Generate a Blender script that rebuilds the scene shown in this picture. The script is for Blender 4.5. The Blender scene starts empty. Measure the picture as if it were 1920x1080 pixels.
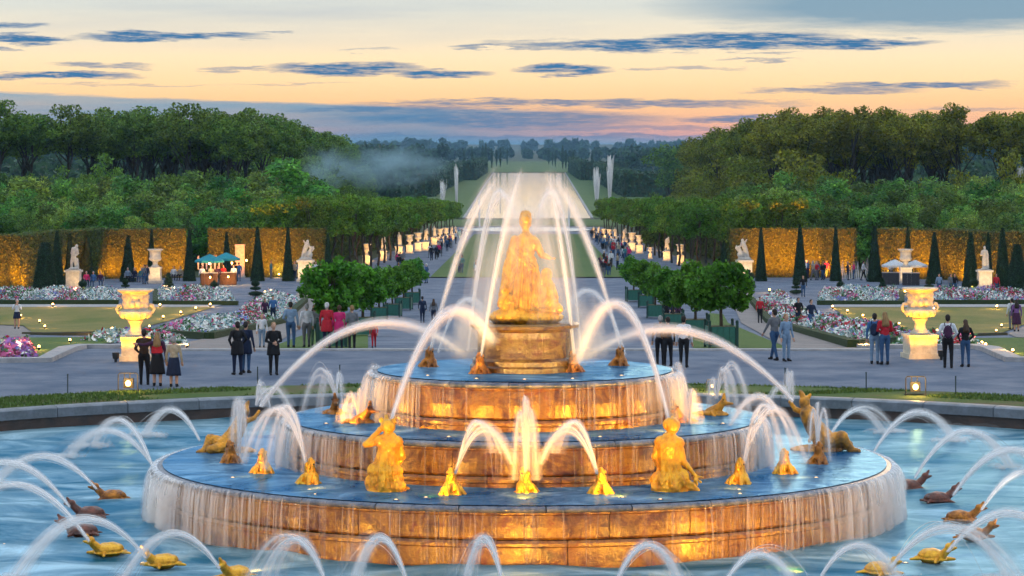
import bpy, bmesh, math, random
import numpy as np
from mathutils import Vector, Matrix
random.seed(7); rng = np.random.default_rng(7)
R = math.radians
scene = bpy.context.scene
COL = scene.collection
# ---------------------------------------------------------------- camera
F = 5200.0; CX = 990.0; YH = 270.0; CZ = 7.6            # photo pixels (1920 wide), metres
cam_d = bpy.data.cameras.new('camera'); cam = bpy.data.objects.new('camera', cam_d); COL.objects.link(cam)
cam.location = (0, 0, CZ); cam.rotation_euler = (R(90), 0, 0)
cam_d.sensor_width = 36.0; cam_d.lens = 36.0 * F / 1920.0
cam_d.shift_x = -(CX - 960.0) / 1920.0
cam_d.shift_y = -(540.0 - YH) / 1920.0
cam_d.clip_start = 0.5; cam_d.clip_end = 30000
scene.camera = cam
# ---------------------------------------------------------------- world / sky
world = bpy.data.worlds.new('World'); scene.world = world; world.use_nodes = True
def build_world():
    nt = world.node_tree; nt.nodes.clear(); L = nt.links
    def N(t, **k):
        n = nt.nodes.new(t)
        for a, b in k.items(): setattr(n, a, b)
        return n
    def M(op, a, b=None, c=None, clamp=False):
        n = N('ShaderNodeMath', operation=op); n.use_clamp = clamp
        for i, v in enumerate((a, b, c)):
            if v is None: continue
            if isinstance(v, (int, float)): n.inputs[i].default_value = v
            else: L.new(v, n.inputs[i])
        return n.outputs[0]
    def ramp(fac, stops, interp='LINEAR'):
        r = N('ShaderNodeValToRGB'); r.color_ramp.interpolation = interp
        el = r.color_ramp.elements
        while len(el) > 1: el.remove(el[-1])
        el[0].position = stops[0][0]; el[0].color = (*stops[0][1], 1)
        for p, c in stops[1:]:
            e = el.new(p); e.color = (*c, 1)
        L.new(fac, r.inputs[0]); return r.outputs[0]
    def mix(fac, a, b):
        m = N('ShaderNodeMix', data_type='RGBA')
        for i, v in ((0, fac), (6, a), (7, b)):
            if isinstance(v, (int, float)): m.inputs[i].default_value = v
            elif isinstance(v, tuple): m.inputs[i].default_value = (*v, 1)
            else: L.new(v, m.inputs[i])
        return m.outputs[2]
    tc = N('ShaderNodeTexCoord'); sep = N('ShaderNodeSeparateXYZ'); L.new(tc.outputs['Generated'], sep.inputs[0])
    x, y, z = sep.outputs
    az = M('ARCTAN2', x, y); hyp = M('SQRT', M('ADD', M('MULTIPLY', x, x), M('MULTIPLY', y, y)))
    el = M('ARCTAN2', z, hyp)
    u = M('MULTIPLY', az, F); v = M('MULTIPLY', el, F)
    comb = N('ShaderNodeCombineXYZ'); L.new(u, comb.inputs[0]); L.new(v, comb.inputs[1])
    # ragged, horizontally drawn-out edges
    def noise(su, sv, detail, off=0.0, rough=0.6):
        mp = N('ShaderNodeMapping'); L.new(comb.outputs[0], mp.inputs[0])
        mp.inputs['Scale'].default_value = (su, sv, 1); mp.inputs['Location'].default_value = (off, off * 1.7, 0)
        n = N('ShaderNodeTexNoise'); n.inputs['Scale'].default_value = 1; n.inputs['Detail'].default_value = detail
        n.inputs['Roughness'].default_value = rough
        L.new(mp.outputs[0], n.inputs['Vector']); return n.outputs['Fac']
    n1 = noise(1/150, 1/16, 6, 3.1, .68); n2 = noise(1/420, 1/30, 4, 9.4)
    n3 = noise(1/60, 1/6, 6, 1.4, .72)
    dv = M('ADD', M('MULTIPLY', M('SUBTRACT', n1, .5), 44), M('MULTIPLY', M('SUBTRACT', n2, .5), 10))
    v2 = M('ADD', v, dv)
    deg = M('DIVIDE', v, F * math.pi / 180)              # elevation in degrees
    # clear sky: dusk glow near the horizon, Nishita blue above
    glow = ramp(M('DIVIDE', deg, 12, clamp=True), [
        (0.0, (.30, .34, .44)), (.014, (.74, .34, .28)), (.04, (.86, .44, .25)), (.075, (.92, .56, .27)), (.11, (.93, .65, .35)),
        (.15, (.90, .70, .44)), (.19, (.80, .69, .51)), (.235, (.62, .63, .57)), (.5, (.60, .68, .74)), (1.0, (.60, .70, .82))])
    sky = N('ShaderNodeTexSky', sky_type='NISHITA', sun_disc=False, sun_elevation=R(4.0), sun_rotation=R(14))
    sky.altitude = 100; sky.air_density = 1.0; sky.dust_density = 1.2; sky.ozone_density = 2.5
    up = N('ShaderNodeVectorMath', operation='SCALE'); L.new(sky.outputs[0], up.inputs[0]); up.inputs[3].default_value = .13
    base = mix(M('SMOOTHSTEP' if False else 'MULTIPLY', M('SUBTRACT', deg, 6), 1/20, clamp=True), glow, up.outputs[0])
    zen = ramp(M('DIVIDE', deg, 90, clamp=True), [(0, (.80, .92, 1.0)), (.3, (1.0, 1.12, 1.26)), (1, (1.0, 1.16, 1.36))])
    base = mix(M('MULTIPLY', M('SUBTRACT', deg, 6), 1/20, clamp=True), base, mix(.85, up.outputs[0], zen))
    # cloud streaks: centre x, centre y, half width, half height (photo pixel angles), strength
    st = [(320,70,185,10,1),(55,76,95,9,1),(40,50,62,7,.9),(15,97,45,4,.8),(110,143,165,9,1),(195,125,95,4.5,.7),(650,130,150,12,1),(830,138,95,10,1),
          (1055,131,95,9,1),(1300,84,400,14,1),(1400,74,190,18,1),(1590,82,170,10,1),(900,87,60,4,.7),(1700,160,190,8,.9),(1560,171,170,7,.7),(1410,224,150,9,.85),
          (1080,194,430,9,.8),(930,222,330,18,.75),(1420,112,80,3.5,.6),(1300,126,100,4,.5),(450,131,80,3.5,.55),(690,93,60,3,.4),(1150,240,300,6,.5),(1210,130,50,3,.5),(1000,90,70,4,.6),(740,205,210,8,.7),(1020,256,420,4,.6),(520,60,40,2.5,.5),(1800,205,120,3,.4),(250,160,180,3,.35),(560,158,120,3,.35)]
    acc = None
    for cx, cy, w, h, s in st:
        du = M('DIVIDE', M('SUBTRACT', u, cx - CX), w); dd = M('DIVIDE', M('SUBTRACT', v2, YH - cy), h)
        d = M('ADD', M('MULTIPLY', du, du), M('MULTIPLY', dd, dd))
        m = M('MULTIPLY', M('SUBTRACT', 1.2, d), 1.15 * s, clamp=True)
        if s < 1: m = M('MINIMUM', m, s)
        acc = m if acc is None else M('MAXIMUM', acc, m)
    acc = M('MULTIPLY', acc, M('MULTIPLY', M('SUBTRACT', n3, .24), 3.4, clamp=True))
    # long bank low on the left, sloping down to the right
    edge = M('ADD', M('MULTIPLY', u, -.034), 64)          # upper edge (px angle) as a function of azimuth
    bank = M('MULTIPLY', M('SUBTRACT', M('ADD', edge, M('MULTIPLY', dv, .35)), v), .22, clamp=True)
    bank = M('MULTIPLY', bank, M('MULTIPLY', M('SUBTRACT', 330, u), 1/520, clamp=True))
    bank = M('MULTIPLY', bank, M('ADD', .45, M('MULTIPLY', n2, .8)), clamp=True)
    low = M('MULTIPLY', M('SUBTRACT', 17, v2), .08, clamp=True)
    # the same streaky cloud goes on all round and higher up, outside the frame
    hi = noise(1/2600, 1/420, 6, 5.5)
    him = M('MULTIPLY', M('SUBTRACT', hi, .52), 5, clamp=True)
    him = M('MULTIPLY', him, M('MULTIPLY', M('SUBTRACT', deg, 2.1), .6, clamp=True))
    soft = noise(1/900, 1/70, 5, 21.0)
    sm = M('MULTIPLY', M('SUBTRACT', soft, .44), 3.2, clamp=True)
    sm = M('MULTIPLY', sm, M('MULTIPLY', M('SUBTRACT', deg, 1.8), .8, clamp=True))
    ur = M('MULTIPLY', M('SUBTRACT', 1, M('ADD', M('POWER', M('DIVIDE', M('SUBTRACT', u, 760), 560), 2), M('POWER', M('DIVIDE', M('SUBTRACT', v2, 258), 58), 2))), 1.3, clamp=True)
    ground = M('MULTIPLY', deg, -2.0, clamp=True)
    c0 = mix(M('MULTIPLY', sm, .85), base, (.40, .45, .50))
    c0 = mix(M('MULTIPLY', him, .6), c0, (.50, .58, .68))
    bg0 = N('ShaderNodeBackground'); L.new(mix(ground, c0, (.10, .12, .12)), bg0.inputs[0])
    c = mix(M('MULTIPLY', ur, .85), c0, (.14, .27, .38))
    c = mix(M('MULTIPLY', low, .6), c, (.13, .25, .38))
    c = mix(M('MULTIPLY', bank, .95), c, mix(M('MULTIPLY', M('SUBTRACT', v, 10), 1/90, clamp=True), (.075, .22, .36), (.14, .31, .44)))
    c = mix(acc, c, mix(n3, (.005, .10, .27), (.07, .20, .36)))
    c = mix(ground, c, (.10, .12, .12))
    bg1 = N('ShaderNodeBackground'); L.new(c, bg1.inputs[0])
    # the streaks only stand low over the west: skip their maths for the rest of the dome
    zone = M('MULTIPLY', M('LESS_THAN', deg, 6.0), M('LESS_THAN', M('ABSOLUTE', az), .42))
    zone = M('MULTIPLY', zone, M('GREATER_THAN', deg, -.6))
    bg = N('ShaderNodeMixShader'); L.new(zone, bg.inputs[0]); L.new(bg0.outputs[0], bg.inputs[1]); L.new(bg1.outputs[0], bg.inputs[2])
    out = N('ShaderNodeOutputWorld'); L.new(bg.outputs[0], out.inputs[0])
build_world()
sun_d = bpy.data.lights.new('sun', 'SUN'); sun = bpy.data.objects.new('sun', sun_d); COL.objects.link(sun)
sun_d.energy = .5; sun_d.angle = R(24); sun_d.color = (1.0, .66, .36)
sun.rotation_euler = Vector((-math.sin(R(14)) * math.cos(R(4)), -math.cos(R(14)) * math.cos(R(4)), -math.sin(R(4)))).to_track_quat('-Z', 'Y').to_euler()
sun.location = (200, 800, 300)
vs = scene.view_settings
scene.display_settings.display_device = 'sRGB'
vs.view_transform = 'Standard'; vs.look = 'None'; vs.gamma = 1; vs.use_curve_mapping = False; vs.exposure = 0.30
cy = scene.cycles
cy.use_denoising = True
cy.use_adaptive_sampling = True; cy.adaptive_threshold = .05; cy.adaptive_min_samples = 16; cy.time_limit = 900
world.cycles.sampling_method = 'MANUAL'; world.cycles.sample_map_resolution = 256
cy.max_bounces = 8; cy.diffuse_bounces = 5; cy.glossy_bounces = 3; cy.transmission_bounces = 4; cy.volume_bounces = 0
cy.transparent_max_bounces = 128
cy.sample_clamp_indirect = 4.0; cy.sample_clamp_direct = 0
cy.volume_step_rate = 2.0; cy.volume_max_steps = 64
cy.caustics_reflective = False; cy.caustics_refractive = False
# ---------------------------------------------------------------- geometry of the place
PROF = [(-400, 0), (102, 0), (182, -4.15), (262, -5.0), (480, -8.0), (560, -9.0), (790, -14.0), (2100, -14.0), (2900, -12.5), (6000, -8.0), (20000, 4.0)]
def T(Y):
    return float(np.interp(Y, [p[0] for p in PROF], [p[1] for p in PROF]))
_Ys = np.concatenate([np.arange(20, 700, .25), np.arange(700, 4000, 4)])
_Py = YH + (CZ - np.interp(_Ys, [p[0] for p in PROF], [p[1] for p in PROF])) * F / _Ys
def G(px, py):                                           # ground point seen in photo direction (px, py)
    i = int(np.argmax(_Py <= py)); Y = float(_Ys[i]); return Vector(((px - CX) * Y / F, Y, T(Y)))
def P(px, py, z):                                        # point on the level z
    Y = (CZ - z) * F / (py - YH); return Vector(((px - CX) * Y / F, Y, z))
def D(px, py, Y):                                        # point at the distance Y
    return Vector(((px - CX) * Y / F, Y, CZ - (py - YH) * Y / F))
FC = Vector((-.075, 62.0, 0))                            # fountain centre
ZW = -.60                                                # pool water level
# ---------------------------------------------------------------- helpers
def link(o, parent=None):
    COL.objects.link(o)
    if parent is not None: o.parent = parent
    return o
def tag(o, label=None, cat=None, group=None, kind=None):
    if label: o['label'] = label
    if cat: o['category'] = cat
    if group: o['group'] = group
    if kind: o['kind'] = kind
    return o
def empty(name, loc=(0, 0, 0), rz=0, label=None, cat=None, group=None):
    o = bpy.data.objects.new(name, None); o.empty_display_size = .2; o.location = loc; o.rotation_euler = (0, 0, rz); link(o)
    return tag(o, label, cat, group)
def obj(name, me, m=None, parent=None, loc=None, rot=None, scale=None):
    o = bpy.data.objects.new(name, me)
    if m is not None and not me.materials:
        for q in (m if isinstance(m, (list, tuple)) else [m]): me.materials.append(q)
    link(o, parent)
    if loc is not None: o.location = loc
    if rot is not None: o.rotation_euler = rot
    if scale is not None: o.scale = scale if hasattr(scale, '__len__') else (scale,) * 3
    return o
def copy_tree(o, parent=None):
    c = o.copy(); COL.objects.link(c); c.parent = parent
    for ch in o.children: copy_tree(ch, c)
    return c
def qmesh(name, V, Q, smooth=False, mats=None, midx=None):
    me = bpy.data.meshes.new(name); V = np.asarray(V, dtype=np.float32); Q = np.asarray(Q, dtype=np.int32)
    k = Q.shape[1]
    me.vertices.add(len(V)); me.vertices.foreach_set('co', V.ravel())
    me.loops.add(Q.size); me.loops.foreach_set('vertex_index', Q.ravel())
    me.polygons.add(len(Q)); me.polygons.foreach_set('loop_start', np.arange(0, Q.size, k, dtype=np.int32))
    if midx is not None: me.polygons.foreach_set('material_index', np.asarray(midx, dtype=np.int32))
    if smooth: me.polygons.foreach_set('use_smooth', np.ones(len(Q), dtype=bool))
    for m in (mats or []): me.materials.append(m)
    me.update(calc_edges=True); me.validate(); return me
def pmesh(name, V, Fc, smooth=False):
    me = bpy.data.meshes.new(name); me.from_pydata([tuple(v) for v in V], [], Fc); me.update()
    if smooth: me.polygons.foreach_set('use_smooth', np.ones(len(me.polygons), dtype=bool))
    return me
def join(parts):                                         # [(V,Faces)] -> V,F
    V = []; Fc = []; n = 0
    for v, f in parts:
        V += [tuple(p) for p in v]; Fc += [tuple(i + n for i in q) for q in f]; n = len(V)
    return V, Fc
def box(cx, cy, cz, sx, sy, sz, taper=1.0):
    h = [(-1, -1), (1, -1), (1, 1), (-1, 1)]
    V = [(cx + a * sx / 2, cy + b * sy / 2, cz - sz / 2) for a, b in h] + [(cx + a * sx / 2 * taper, cy + b * sy / 2 * taper, cz + sz / 2) for a, b in h]
    return V, [(0, 3, 2, 1), (4, 5, 6, 7), (0, 1, 5, 4), (1, 2, 6, 5), (2, 3, 7, 6), (3, 0, 4, 7)]
def lathe(prof, n=32, cap=True):
    V = []; Fc = []
    for r, z in prof:
        for k in range(n):
            a = 2 * math.pi * k / n; V.append((r * math.cos(a), r * math.sin(a), z))
    for i in range(len(prof) - 1):
        for k in range(n):
            j = (k + 1) % n; Fc.append((i * n + k, i * n + j, (i + 1) * n + j, (i + 1) * n + k))
    if cap:
        Fc.append(tuple(range(n - 1, -1, -1))); b = (len(prof) - 1) * n; Fc.append(tuple(range(b, b + n)))
    return V, Fc
def tube(pts, rad, n=6):
    V = []; Fc = []; pts = [Vector(p) for p in pts]
    for i, p in enumerate(pts):
        d = (pts[min(i + 1, len(pts) - 1)] - pts[max(i - 1, 0)]).normalized()
        a = d.orthogonal().normalized() if i == 0 else (a - d * a.dot(d)).normalized()
        b = d.cross(a); r = rad[i] if hasattr(rad, '__len__') else rad
        for k in range(n):
            t = 2 * math.pi * k / n; V.append(p + a * (r * math.cos(t)) + b * (r * math.sin(t)))
    for i in range(len(pts) - 1):
        for k in range(n):
            j = (k + 1) % n; Fc.append((i * n + k, i * n + j, (i + 1) * n + j, (i + 1) * n + k))
    Fc.append(tuple(range(n - 1, -1, -1))); m = (len(pts) - 1) * n; Fc.append(tuple(range(m, m + n)))
    return V, Fc
def poly(name, pts, z, m, kind='structure', thick=0.0):   # flat sheet from an outline (x,y) following the terrain + z
    bm = bmesh.new(); vs_ = [bm.verts.new((p[0], p[1], (T(p[1]) if len(p) < 3 else p[2]) + z)) for p in pts]
    f = bm.faces.new(vs_); bmesh.ops.recalc_face_normals(bm, faces=[f])
    if f.normal.z < 0: bmesh.ops.reverse_faces(bm, faces=[f])
    if thick:
        r = bmesh.ops.extrude_face_region(bm, geom=[f])
        for e in r['geom']:
            if isinstance(e, bmesh.types.BMVert): e.co.z += thick
    if not thick and len(pts[0]) < 3:                      # break the sheet where the terrain breaks
        for yb in (102, 182, 262, 480):
            bmesh.ops.bisect_plane(bm, geom=bm.verts[:] + bm.edges[:] + bm.faces[:], plane_co=(0, yb, 0), plane_no=(0, 1, 0))
        for q in bm.verts: q.co.z = T(q.co.y) + z
    bmesh.ops.triangulate(bm, faces=bm.faces[:])
    me = bpy.data.meshes.new(name); bm.to_mesh(me); bm.free()
    o = obj(name, me, m); o['kind'] = kind; return o
# sculpted, continuous bodies: capsules and ellipsoids fused by a voxel remesh
def _caps(p0, r0, p1, r1, n=10, m=5):
    p0 = Vector(p0); p1 = Vector(p1); d = p1 - p0
    ln = d.length; d = d / ln if ln > 1e-6 else Vector((0, 0, 1)); a = d.orthogonal().normalized(); b = d.cross(a)
    rings = []
    for i in range(1, m + 1):
        t = math.pi / 2 * (1 - i / m); rings.append((p0 - d * (r0 * math.sin(t)), r0 * math.cos(t)))
    for i in range(0, m):
        t = math.pi / 2 * i / m; rings.append((p1 + d * (r1 * math.sin(t)), r1 * math.cos(t)))
    V = [p0 - d * r0]; Fc = []
    for c, r in rings:
        for k in range(n):
            t = 2 * math.pi * k / n; V.append(c + a * (r * math.cos(t)) + b * (r * math.sin(t)))
    V.append(p1 + d * r1); L_ = len(V) - 1
    for k in range(n): Fc.append((0, 1 + (k + 1) % n, 1 + k))
    for i in range(len(rings) - 1):
        for k in range(n):
            j = (k + 1) % n; Fc.append((1 + i * n + k, 1 + i * n + j, 1 + (i + 1) * n + j, 1 + (i + 1) * n + k))
    bb = 1 + (len(rings) - 1) * n
    for k in range(n): Fc.append((bb + k, bb + (k + 1) % n, L_))
    return V, Fc
def _ell(c, r, rot=(0, 0, 0), n=14, m=9):
    from mathutils import Euler
    Mx = Euler(rot).to_matrix(); c = Vector(c); V = []; Fc = []
    V.append(c + Mx @ Vector((0, 0, -r[2])))
    for i in range(1, m):
        t = math.pi * i / m - math.pi / 2
        for k in range(n):
            a = 2 * math.pi * k / n
            V.append(c + Mx @ Vector((r[0] * math.cos(t) * math.cos(a), r[1] * math.cos(t) * math.sin(a), r[2] * math.sin(t))))
    V.append(c + Mx @ Vector((0, 0, r[2]))); L_ = len(V) - 1
    for k in range(n): Fc.append((0, 1 + (k + 1) % n, 1 + k))
    for i in range(m - 2):
        for k in range(n):
            j = (k + 1) % n; Fc.append((1 + i * n + k, 1 + i * n + j, 1 + (i + 1) * n + j, 1 + (i + 1) * n + k))
    b = 1 + (m - 2) * n
    for k in range(n): Fc.append((b + k, b + (k + 1) % n, L_))
    return V, Fc
def C(p0, r0, p1, r1, t=0): return ('c', p0, r0, p1, r1, t)
def E(c, r, rot=(0, 0, 0), t=0): return ('e', c, r, rot, t)
def X_(V, Fc, t=0): return ('x', V, Fc, t)
def blob(name, prims, voxel=.02, smooth=4, ntags=1, disp=None):
    parts = []
    for p in prims:
        if p[0] == 'c': parts.append(_caps(*p[1:5]))
        elif p[0] == 'e': parts.append(_ell(*p[1:4]))
        else: parts.append((p[1], p[2]))
    V, Fc = join(parts)
    src = pmesh(name + '_src', V, Fc); o = bpy.data.objects.new(name + '_tmp', src); COL.objects.link(o)
    md = o.modifiers.new('r', 'REMESH'); md.mode = 'VOXEL'; md.voxel_size = voxel; md.adaptivity = 0
    if smooth:
        ms = o.modifiers.new('s', 'SMOOTH'); ms.factor = .5; ms.iterations = smooth
    dg = bpy.context.evaluated_depsgraph_get(); dg.update()
    me = bpy.data.meshes.new_from_object(o.evaluated_get(dg)); me.name = name
    bpy.data.objects.remove(o); bpy.data.meshes.remove(src)
    if disp is not None:
        co = np.empty(len(me.vertices) * 3, dtype=np.float32); me.vertices.foreach_get('co', co); co = co.reshape(-1, 3)
        no = np.empty(len(me.vertices) * 3, dtype=np.float32); me.vertices.foreach_get('normal', no); no = no.reshape(-1, 3)
        co = co + no * disp(co)[:, None]; me.vertices.foreach_set('co', co.astype(np.float32).ravel())
    me.polygons.foreach_set('use_smooth', np.ones(len(me.polygons), dtype=bool))
    if ntags > 1:
        n = len(me.polygons); c = np.empty(n * 3, dtype=np.float32); me.polygons.foreach_get('center', c); c = c.reshape(-1, 3)
        best = np.full(n, 1e9); idx = np.zeros(n, dtype=np.int32)
        for p in prims:
            if p[0] == 'c':
                a = np.array(p[1]); b = np.array(p[3]); ab = b - a; t = np.clip(((c - a) @ ab) / max(ab @ ab, 1e-9), 0, 1)
                d = np.linalg.norm(c - (a + t[:, None] * ab), axis=1) - (p[2] + (p[4] - p[2]) * t); tg = p[5]
            elif p[0] == 'e':
                q = (c - np.array(p[1])) @ np.array(__import__('mathutils').Euler(p[3]).to_matrix()); rr = np.array(p[2])
                d = (np.linalg.norm(q / rr, axis=1) - 1) * rr.min(); tg = p[4]
            else: continue
            w = d < best; best[w] = d[w]; idx[w] = tg
        for k in range(ntags): me.materials.append(None)
        me.polygons.foreach_set('material_index', idx)
    me.update(); return me
# ---------------------------------------------------------------- materials
MATS = {}
def mat(name, col, rough=.7, col2=None, scale=4.0, bump=0.0, bscale=None, metal=0.0, spec=.3, coord='Object', stretch=(1, 1, 1), detail=6, lo=.35, hi=.65, col3=None, transl=0.0, island=0.0, objvar=0.0, coat=0.0, emit=None, emit_s=0):
    if name in MATS: return MATS[name]
    m = bpy.data.materials.new(name); m.use_nodes = True; nt = m.node_tree; L = nt.links
    b = nt.nodes['Principled BSDF']; out = nt.nodes['Material Output']
    b.inputs['Roughness'].default_value = rough; b.inputs['Metallic'].default_value = metal
    b.inputs['Specular IOR Level'].default_value = spec; b.inputs['Coat Weight'].default_value = coat
    tc = nt.nodes.new('ShaderNodeTexCoord'); mp = nt.nodes.new('ShaderNodeMapping'); mp.inputs['Scale'].default_value = stretch
    L.new(tc.outputs[coord], mp.inputs[0])
    colout = None
    if col2 is not None:
        n = nt.nodes.new('ShaderNodeTexNoise'); n.inputs['Scale'].default_value = scale; n.inputs['Detail'].default_value = detail; n.inputs['Roughness'].default_value = .62
        L.new(mp.outputs[0], n.inputs['Vector'])
        r = nt.nodes.new('ShaderNodeValToRGB'); e = r.color_ramp.elements
        e[0].position = lo; e[0].color = (*col, 1); e[1].position = hi; e[1].color = (*col2, 1)
        if col3 is not None:
            q = e.new((lo + hi) / 2); q.color = (*col3, 1)
        L.new(n.outputs['Fac'], r.inputs[0]); colout = r.outputs[0]
    else:
        rgb = nt.nodes.new('ShaderNodeRGB'); rgb.outputs[0].default_value = (*col, 1); colout = rgb.outputs[0]
    if island or objvar:
        hsv = nt.nodes.new('ShaderNodeHueSaturation'); L.new(colout, hsv.inputs['Color'])
        val = None
        def mr(src, lo_, hi_):
            q = nt.nodes.new('ShaderNodeMapRange'); q.inputs['To Min'].default_value = lo_; q.inputs['To Max'].default_value = hi_; L.new(src, q.inputs['Value']); return q.outputs[0]
        outs = []
        if island:
            g = nt.nodes.new('ShaderNodeNewGeometry'); outs.append(mr(g.outputs['Random Per Island'], 1 - island, 1 + island))
        if objvar:
            oi = nt.nodes.new('ShaderNodeObjectInfo'); outs.append(mr(oi.outputs['Random'], 1 - objvar, 1 + objvar))
            w = nt.nodes.new('ShaderNodeMath'); w.operation = 'FRACT'; ml = nt.nodes.new('ShaderNodeMath'); ml.operation = 'MULTIPLY'; ml.inputs[1].default_value = 7.31
            L.new(oi.outputs['Random'], ml.inputs[0]); L.new(ml.outputs[0], w.inputs[0])
            L.new(mr(w.outputs[0], .5 - objvar * .09, .5 + objvar * .09), hsv.inputs['Hue'])
        if len(outs) == 2:
            q = nt.nodes.new('ShaderNodeMath'); q.operation = 'MULTIPLY'; L.new(outs[0], q.inputs[0]); L.new(outs[1], q.inputs[1]); L.new(q.outputs[0], hsv.inputs['Value'])
        else: L.new(outs[0], hsv.inputs['Value'])
        colout = hsv.outputs[0]
    L.new(colout, b.inputs['Base Color'])
    if bump:
        n2 = nt.nodes.new('ShaderNodeTexNoise'); n2.inputs['Scale'].default_value = bscale or scale * 4; n2.inputs['Detail'].default_value = 5
        L.new(mp.outputs[0], n2.inputs['Vector']); bp = nt.nodes.new('ShaderNodeBump'); bp.inputs['Strength'].default_value = bump; bp.inputs['Distance'].default_value = .05
        L.new(n2.outputs['Fac'], bp.inputs['Height']); L.new(bp.outputs[0], b.inputs['Normal'])
    if transl:
        tr = nt.nodes.new('ShaderNodeBsdfTranslucent'); L.new(colout, tr.inputs[0]); mx = nt.nodes.new('ShaderNodeMixShader'); mx.inputs[0].default_value = transl
        L.new(b.outputs[0], mx.inputs[1]); L.new(tr.outputs[0], mx.inputs[2]); L.new(mx.outputs[0], out.inputs[0])
    if emit:
        b.inputs['Emission Color'].default_value = (*emit, 1); b.inputs['Emission Strength'].default_value = emit_s
    m.diffuse_color = (*col, 1)
    MATS[name] = m; return m
def leafmat(name, a, b, **k):
    return mat(name, a, .55, b, scale=k.pop('scale', .6), island=k.pop('island', .6), objvar=k.pop('objvar', .0), transl=.35, spec=.25, detail=3, lo=.3, hi=.7, **k)
L_FOREST = leafmat('leaf_forest', (.165, .260, .024), (.080, .180, .030), objvar=.16)
L_FOREST_R = leafmat('leaf_forest_sunset', (.250, .245, .014), (.130, .190, .018), objvar=.18)  # sunset glow on the right wood put into the leaf colour
L_BUSH = leafmat('leaf_bush', (.170, .290, .028), (.075, .195, .055), objvar=.5)
L_AVENUE = leafmat('leaf_avenue', (.150, .270, .022), (.075, .185, .026), objvar=.25)
L_ORANGE = leafmat('leaf_orange', (.120, .300, .022), (.048, .170, .018), scale=2, objvar=.15)
L_HEDGE = leafmat('leaf_hedge', (.105, .150, .030), (.070, .110, .028), scale=.5)
L_YEW = leafmat('leaf_yew', (.020, .060, .026), (.014, .042, .022), scale=2)
L_FAR = leafmat('leaf_far', (.050, .110, .045), (.035, .080, .045), scale=.05)
HEDGE_CORE = mat('hedge_core', (.045, .065, .018), .9)
BARK = mat('bark', (.09, .07, .05), .9, (.05, .04, .03), scale=3, bump=.5)
BARK_D = mat('bark_dark', (.05, .042, .035), .9, (.03, .028, .022), scale=3)
GRAVEL = mat('gravel', (.075, .110, .175), .95, (.175, .205, .265), scale=.45, bump=.4, bscale=60, detail=12, lo=.36, hi=.66)
SAND = mat('sand_path', (.19, .175, .175), .95, (.26, .24, .235), scale=.7, bump=.3, bscale=30, detail=8)
GRASS = mat('lawn', (.095, .125, .018), .9, (.220, .175, .050), scale=.22, bump=.6, bscale=14, stretch=(1, .35, 1), detail=8)
GRASS_N = mat('lawn_near', (.045, .105, .018), .9, (.085, .145, .03), scale=1.2, bump=.8, bscale=20)
GRASS_F = mat('lawn_far', (.045, .105, .020), .9, (.070, .130, .028), scale=.08)
EARTH = mat('earth', (.050, .070, .030), .95, (.035, .05, .025), scale=.1)
MUD = mat('mud', (.10, .085, .05), .95, (.06, .085, .03), scale=2.5, bump=.6)
KERB = mat('kerb_stone', (.36, .36, .38), .8, (.25, .26, .28), scale=3, bump=.3)
MARBLE = mat('marble', (.62, .58, .52), .6, (.42, .40, .38), scale=5, bump=.2, bscale=20)
GILT = mat('gilding', (1.0, .54, .035), .28, (.62, .25, .012), scale=7, bump=.35, bscale=24, metal=.5, spec=.6)
GILT_D = mat('gilding_worn', (.62, .22, .015), .38, (.14, .045, .015), scale=5, bump=.5, bscale=20, metal=.3, spec=.5)
LEADRED = mat('painted_lead', (.22, .06, .03), .35, (.07, .03, .025), scale=5, bump=.4, spec=.5)
IRON = mat('iron', (.03, .03, .03), .6)
BULB = mat('bulb', (1, .8, .5), .5, emit=(1.0, .52, .13), emit_s=9)
# ================================================================ THE SETTING
def build_ground():
    xs = np.array([-6000, -2500, -1200, -600, -300, -150, -80, -60, -40, -25, -12, 0, 12, 25, 40, 60, 80, 150, 300, 600, 1200, 2500, 6000], float)
    ys = np.concatenate([np.linspace(102, 182, 9), np.linspace(192, 262, 8), [300, 350, 400, 480, 560, 640, 700, 790, 1000, 1400, 2100, 2900, 4000, 6000, 9000, 20000]])
    V = [(x, y, T(y) - (.02 if y > 102 else 0)) for y in ys for x in xs]; n = len(xs)
    Q = []; mi = []
    for j in range(len(ys) - 1):
        for i in range(n - 1):
            Q.append((j * n + i, j * n + i + 1, (j + 1) * n + i + 1, (j + 1) * n + i)); mi.append(0 if ys[j + 1] <= 262.1 else 1)
    me = qmesh('ground', V, Q, mats=[GRAVEL, EARTH], midx=mi); o = obj('ground', me); o['kind'] = 'structure'
    # upper terrace round the pool: a ring from the coping out to a rectangle
    na = 144; V = []; Q = []
    x0, x1, y0, y1 = -6000, 6000, -400, 102
    for k in range(na):
        a = 2 * math.pi * k / na; c, s = math.cos(a), math.sin(a)
        V.append((FC.x + 22.9 * c, FC.y + 22.9 * s, 0)); V.append((FC.x + 60 * c, min(FC.y + 60 * s, y1) if s > 0 else FC.y + 60 * s, 0))
    for k in range(na):
        j = (k + 1) % na; Q.append((2 * k, 2 * k + 1, 2 * j + 1, 2 * j))
    me = qmesh('terrace', V, Q, mats=[GRAVEL]); o = obj('terrace', me); o['kind'] = 'structure'
    for nm, sx in (('terrace', -1), ('terrace', 1)):
        V = [(sx * 40, -400, -.004), (sx * 6000, -400, -.004), (sx * 6000, 102, -.004), (sx * 40, 102, -.004)]
        o = obj(nm, qmesh(nm, V, [(0, 1, 2, 3) if sx > 0 else (3, 2, 1, 0)], mats=[GRAVEL])); o['kind'] = 'structure'
build_ground()
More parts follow.
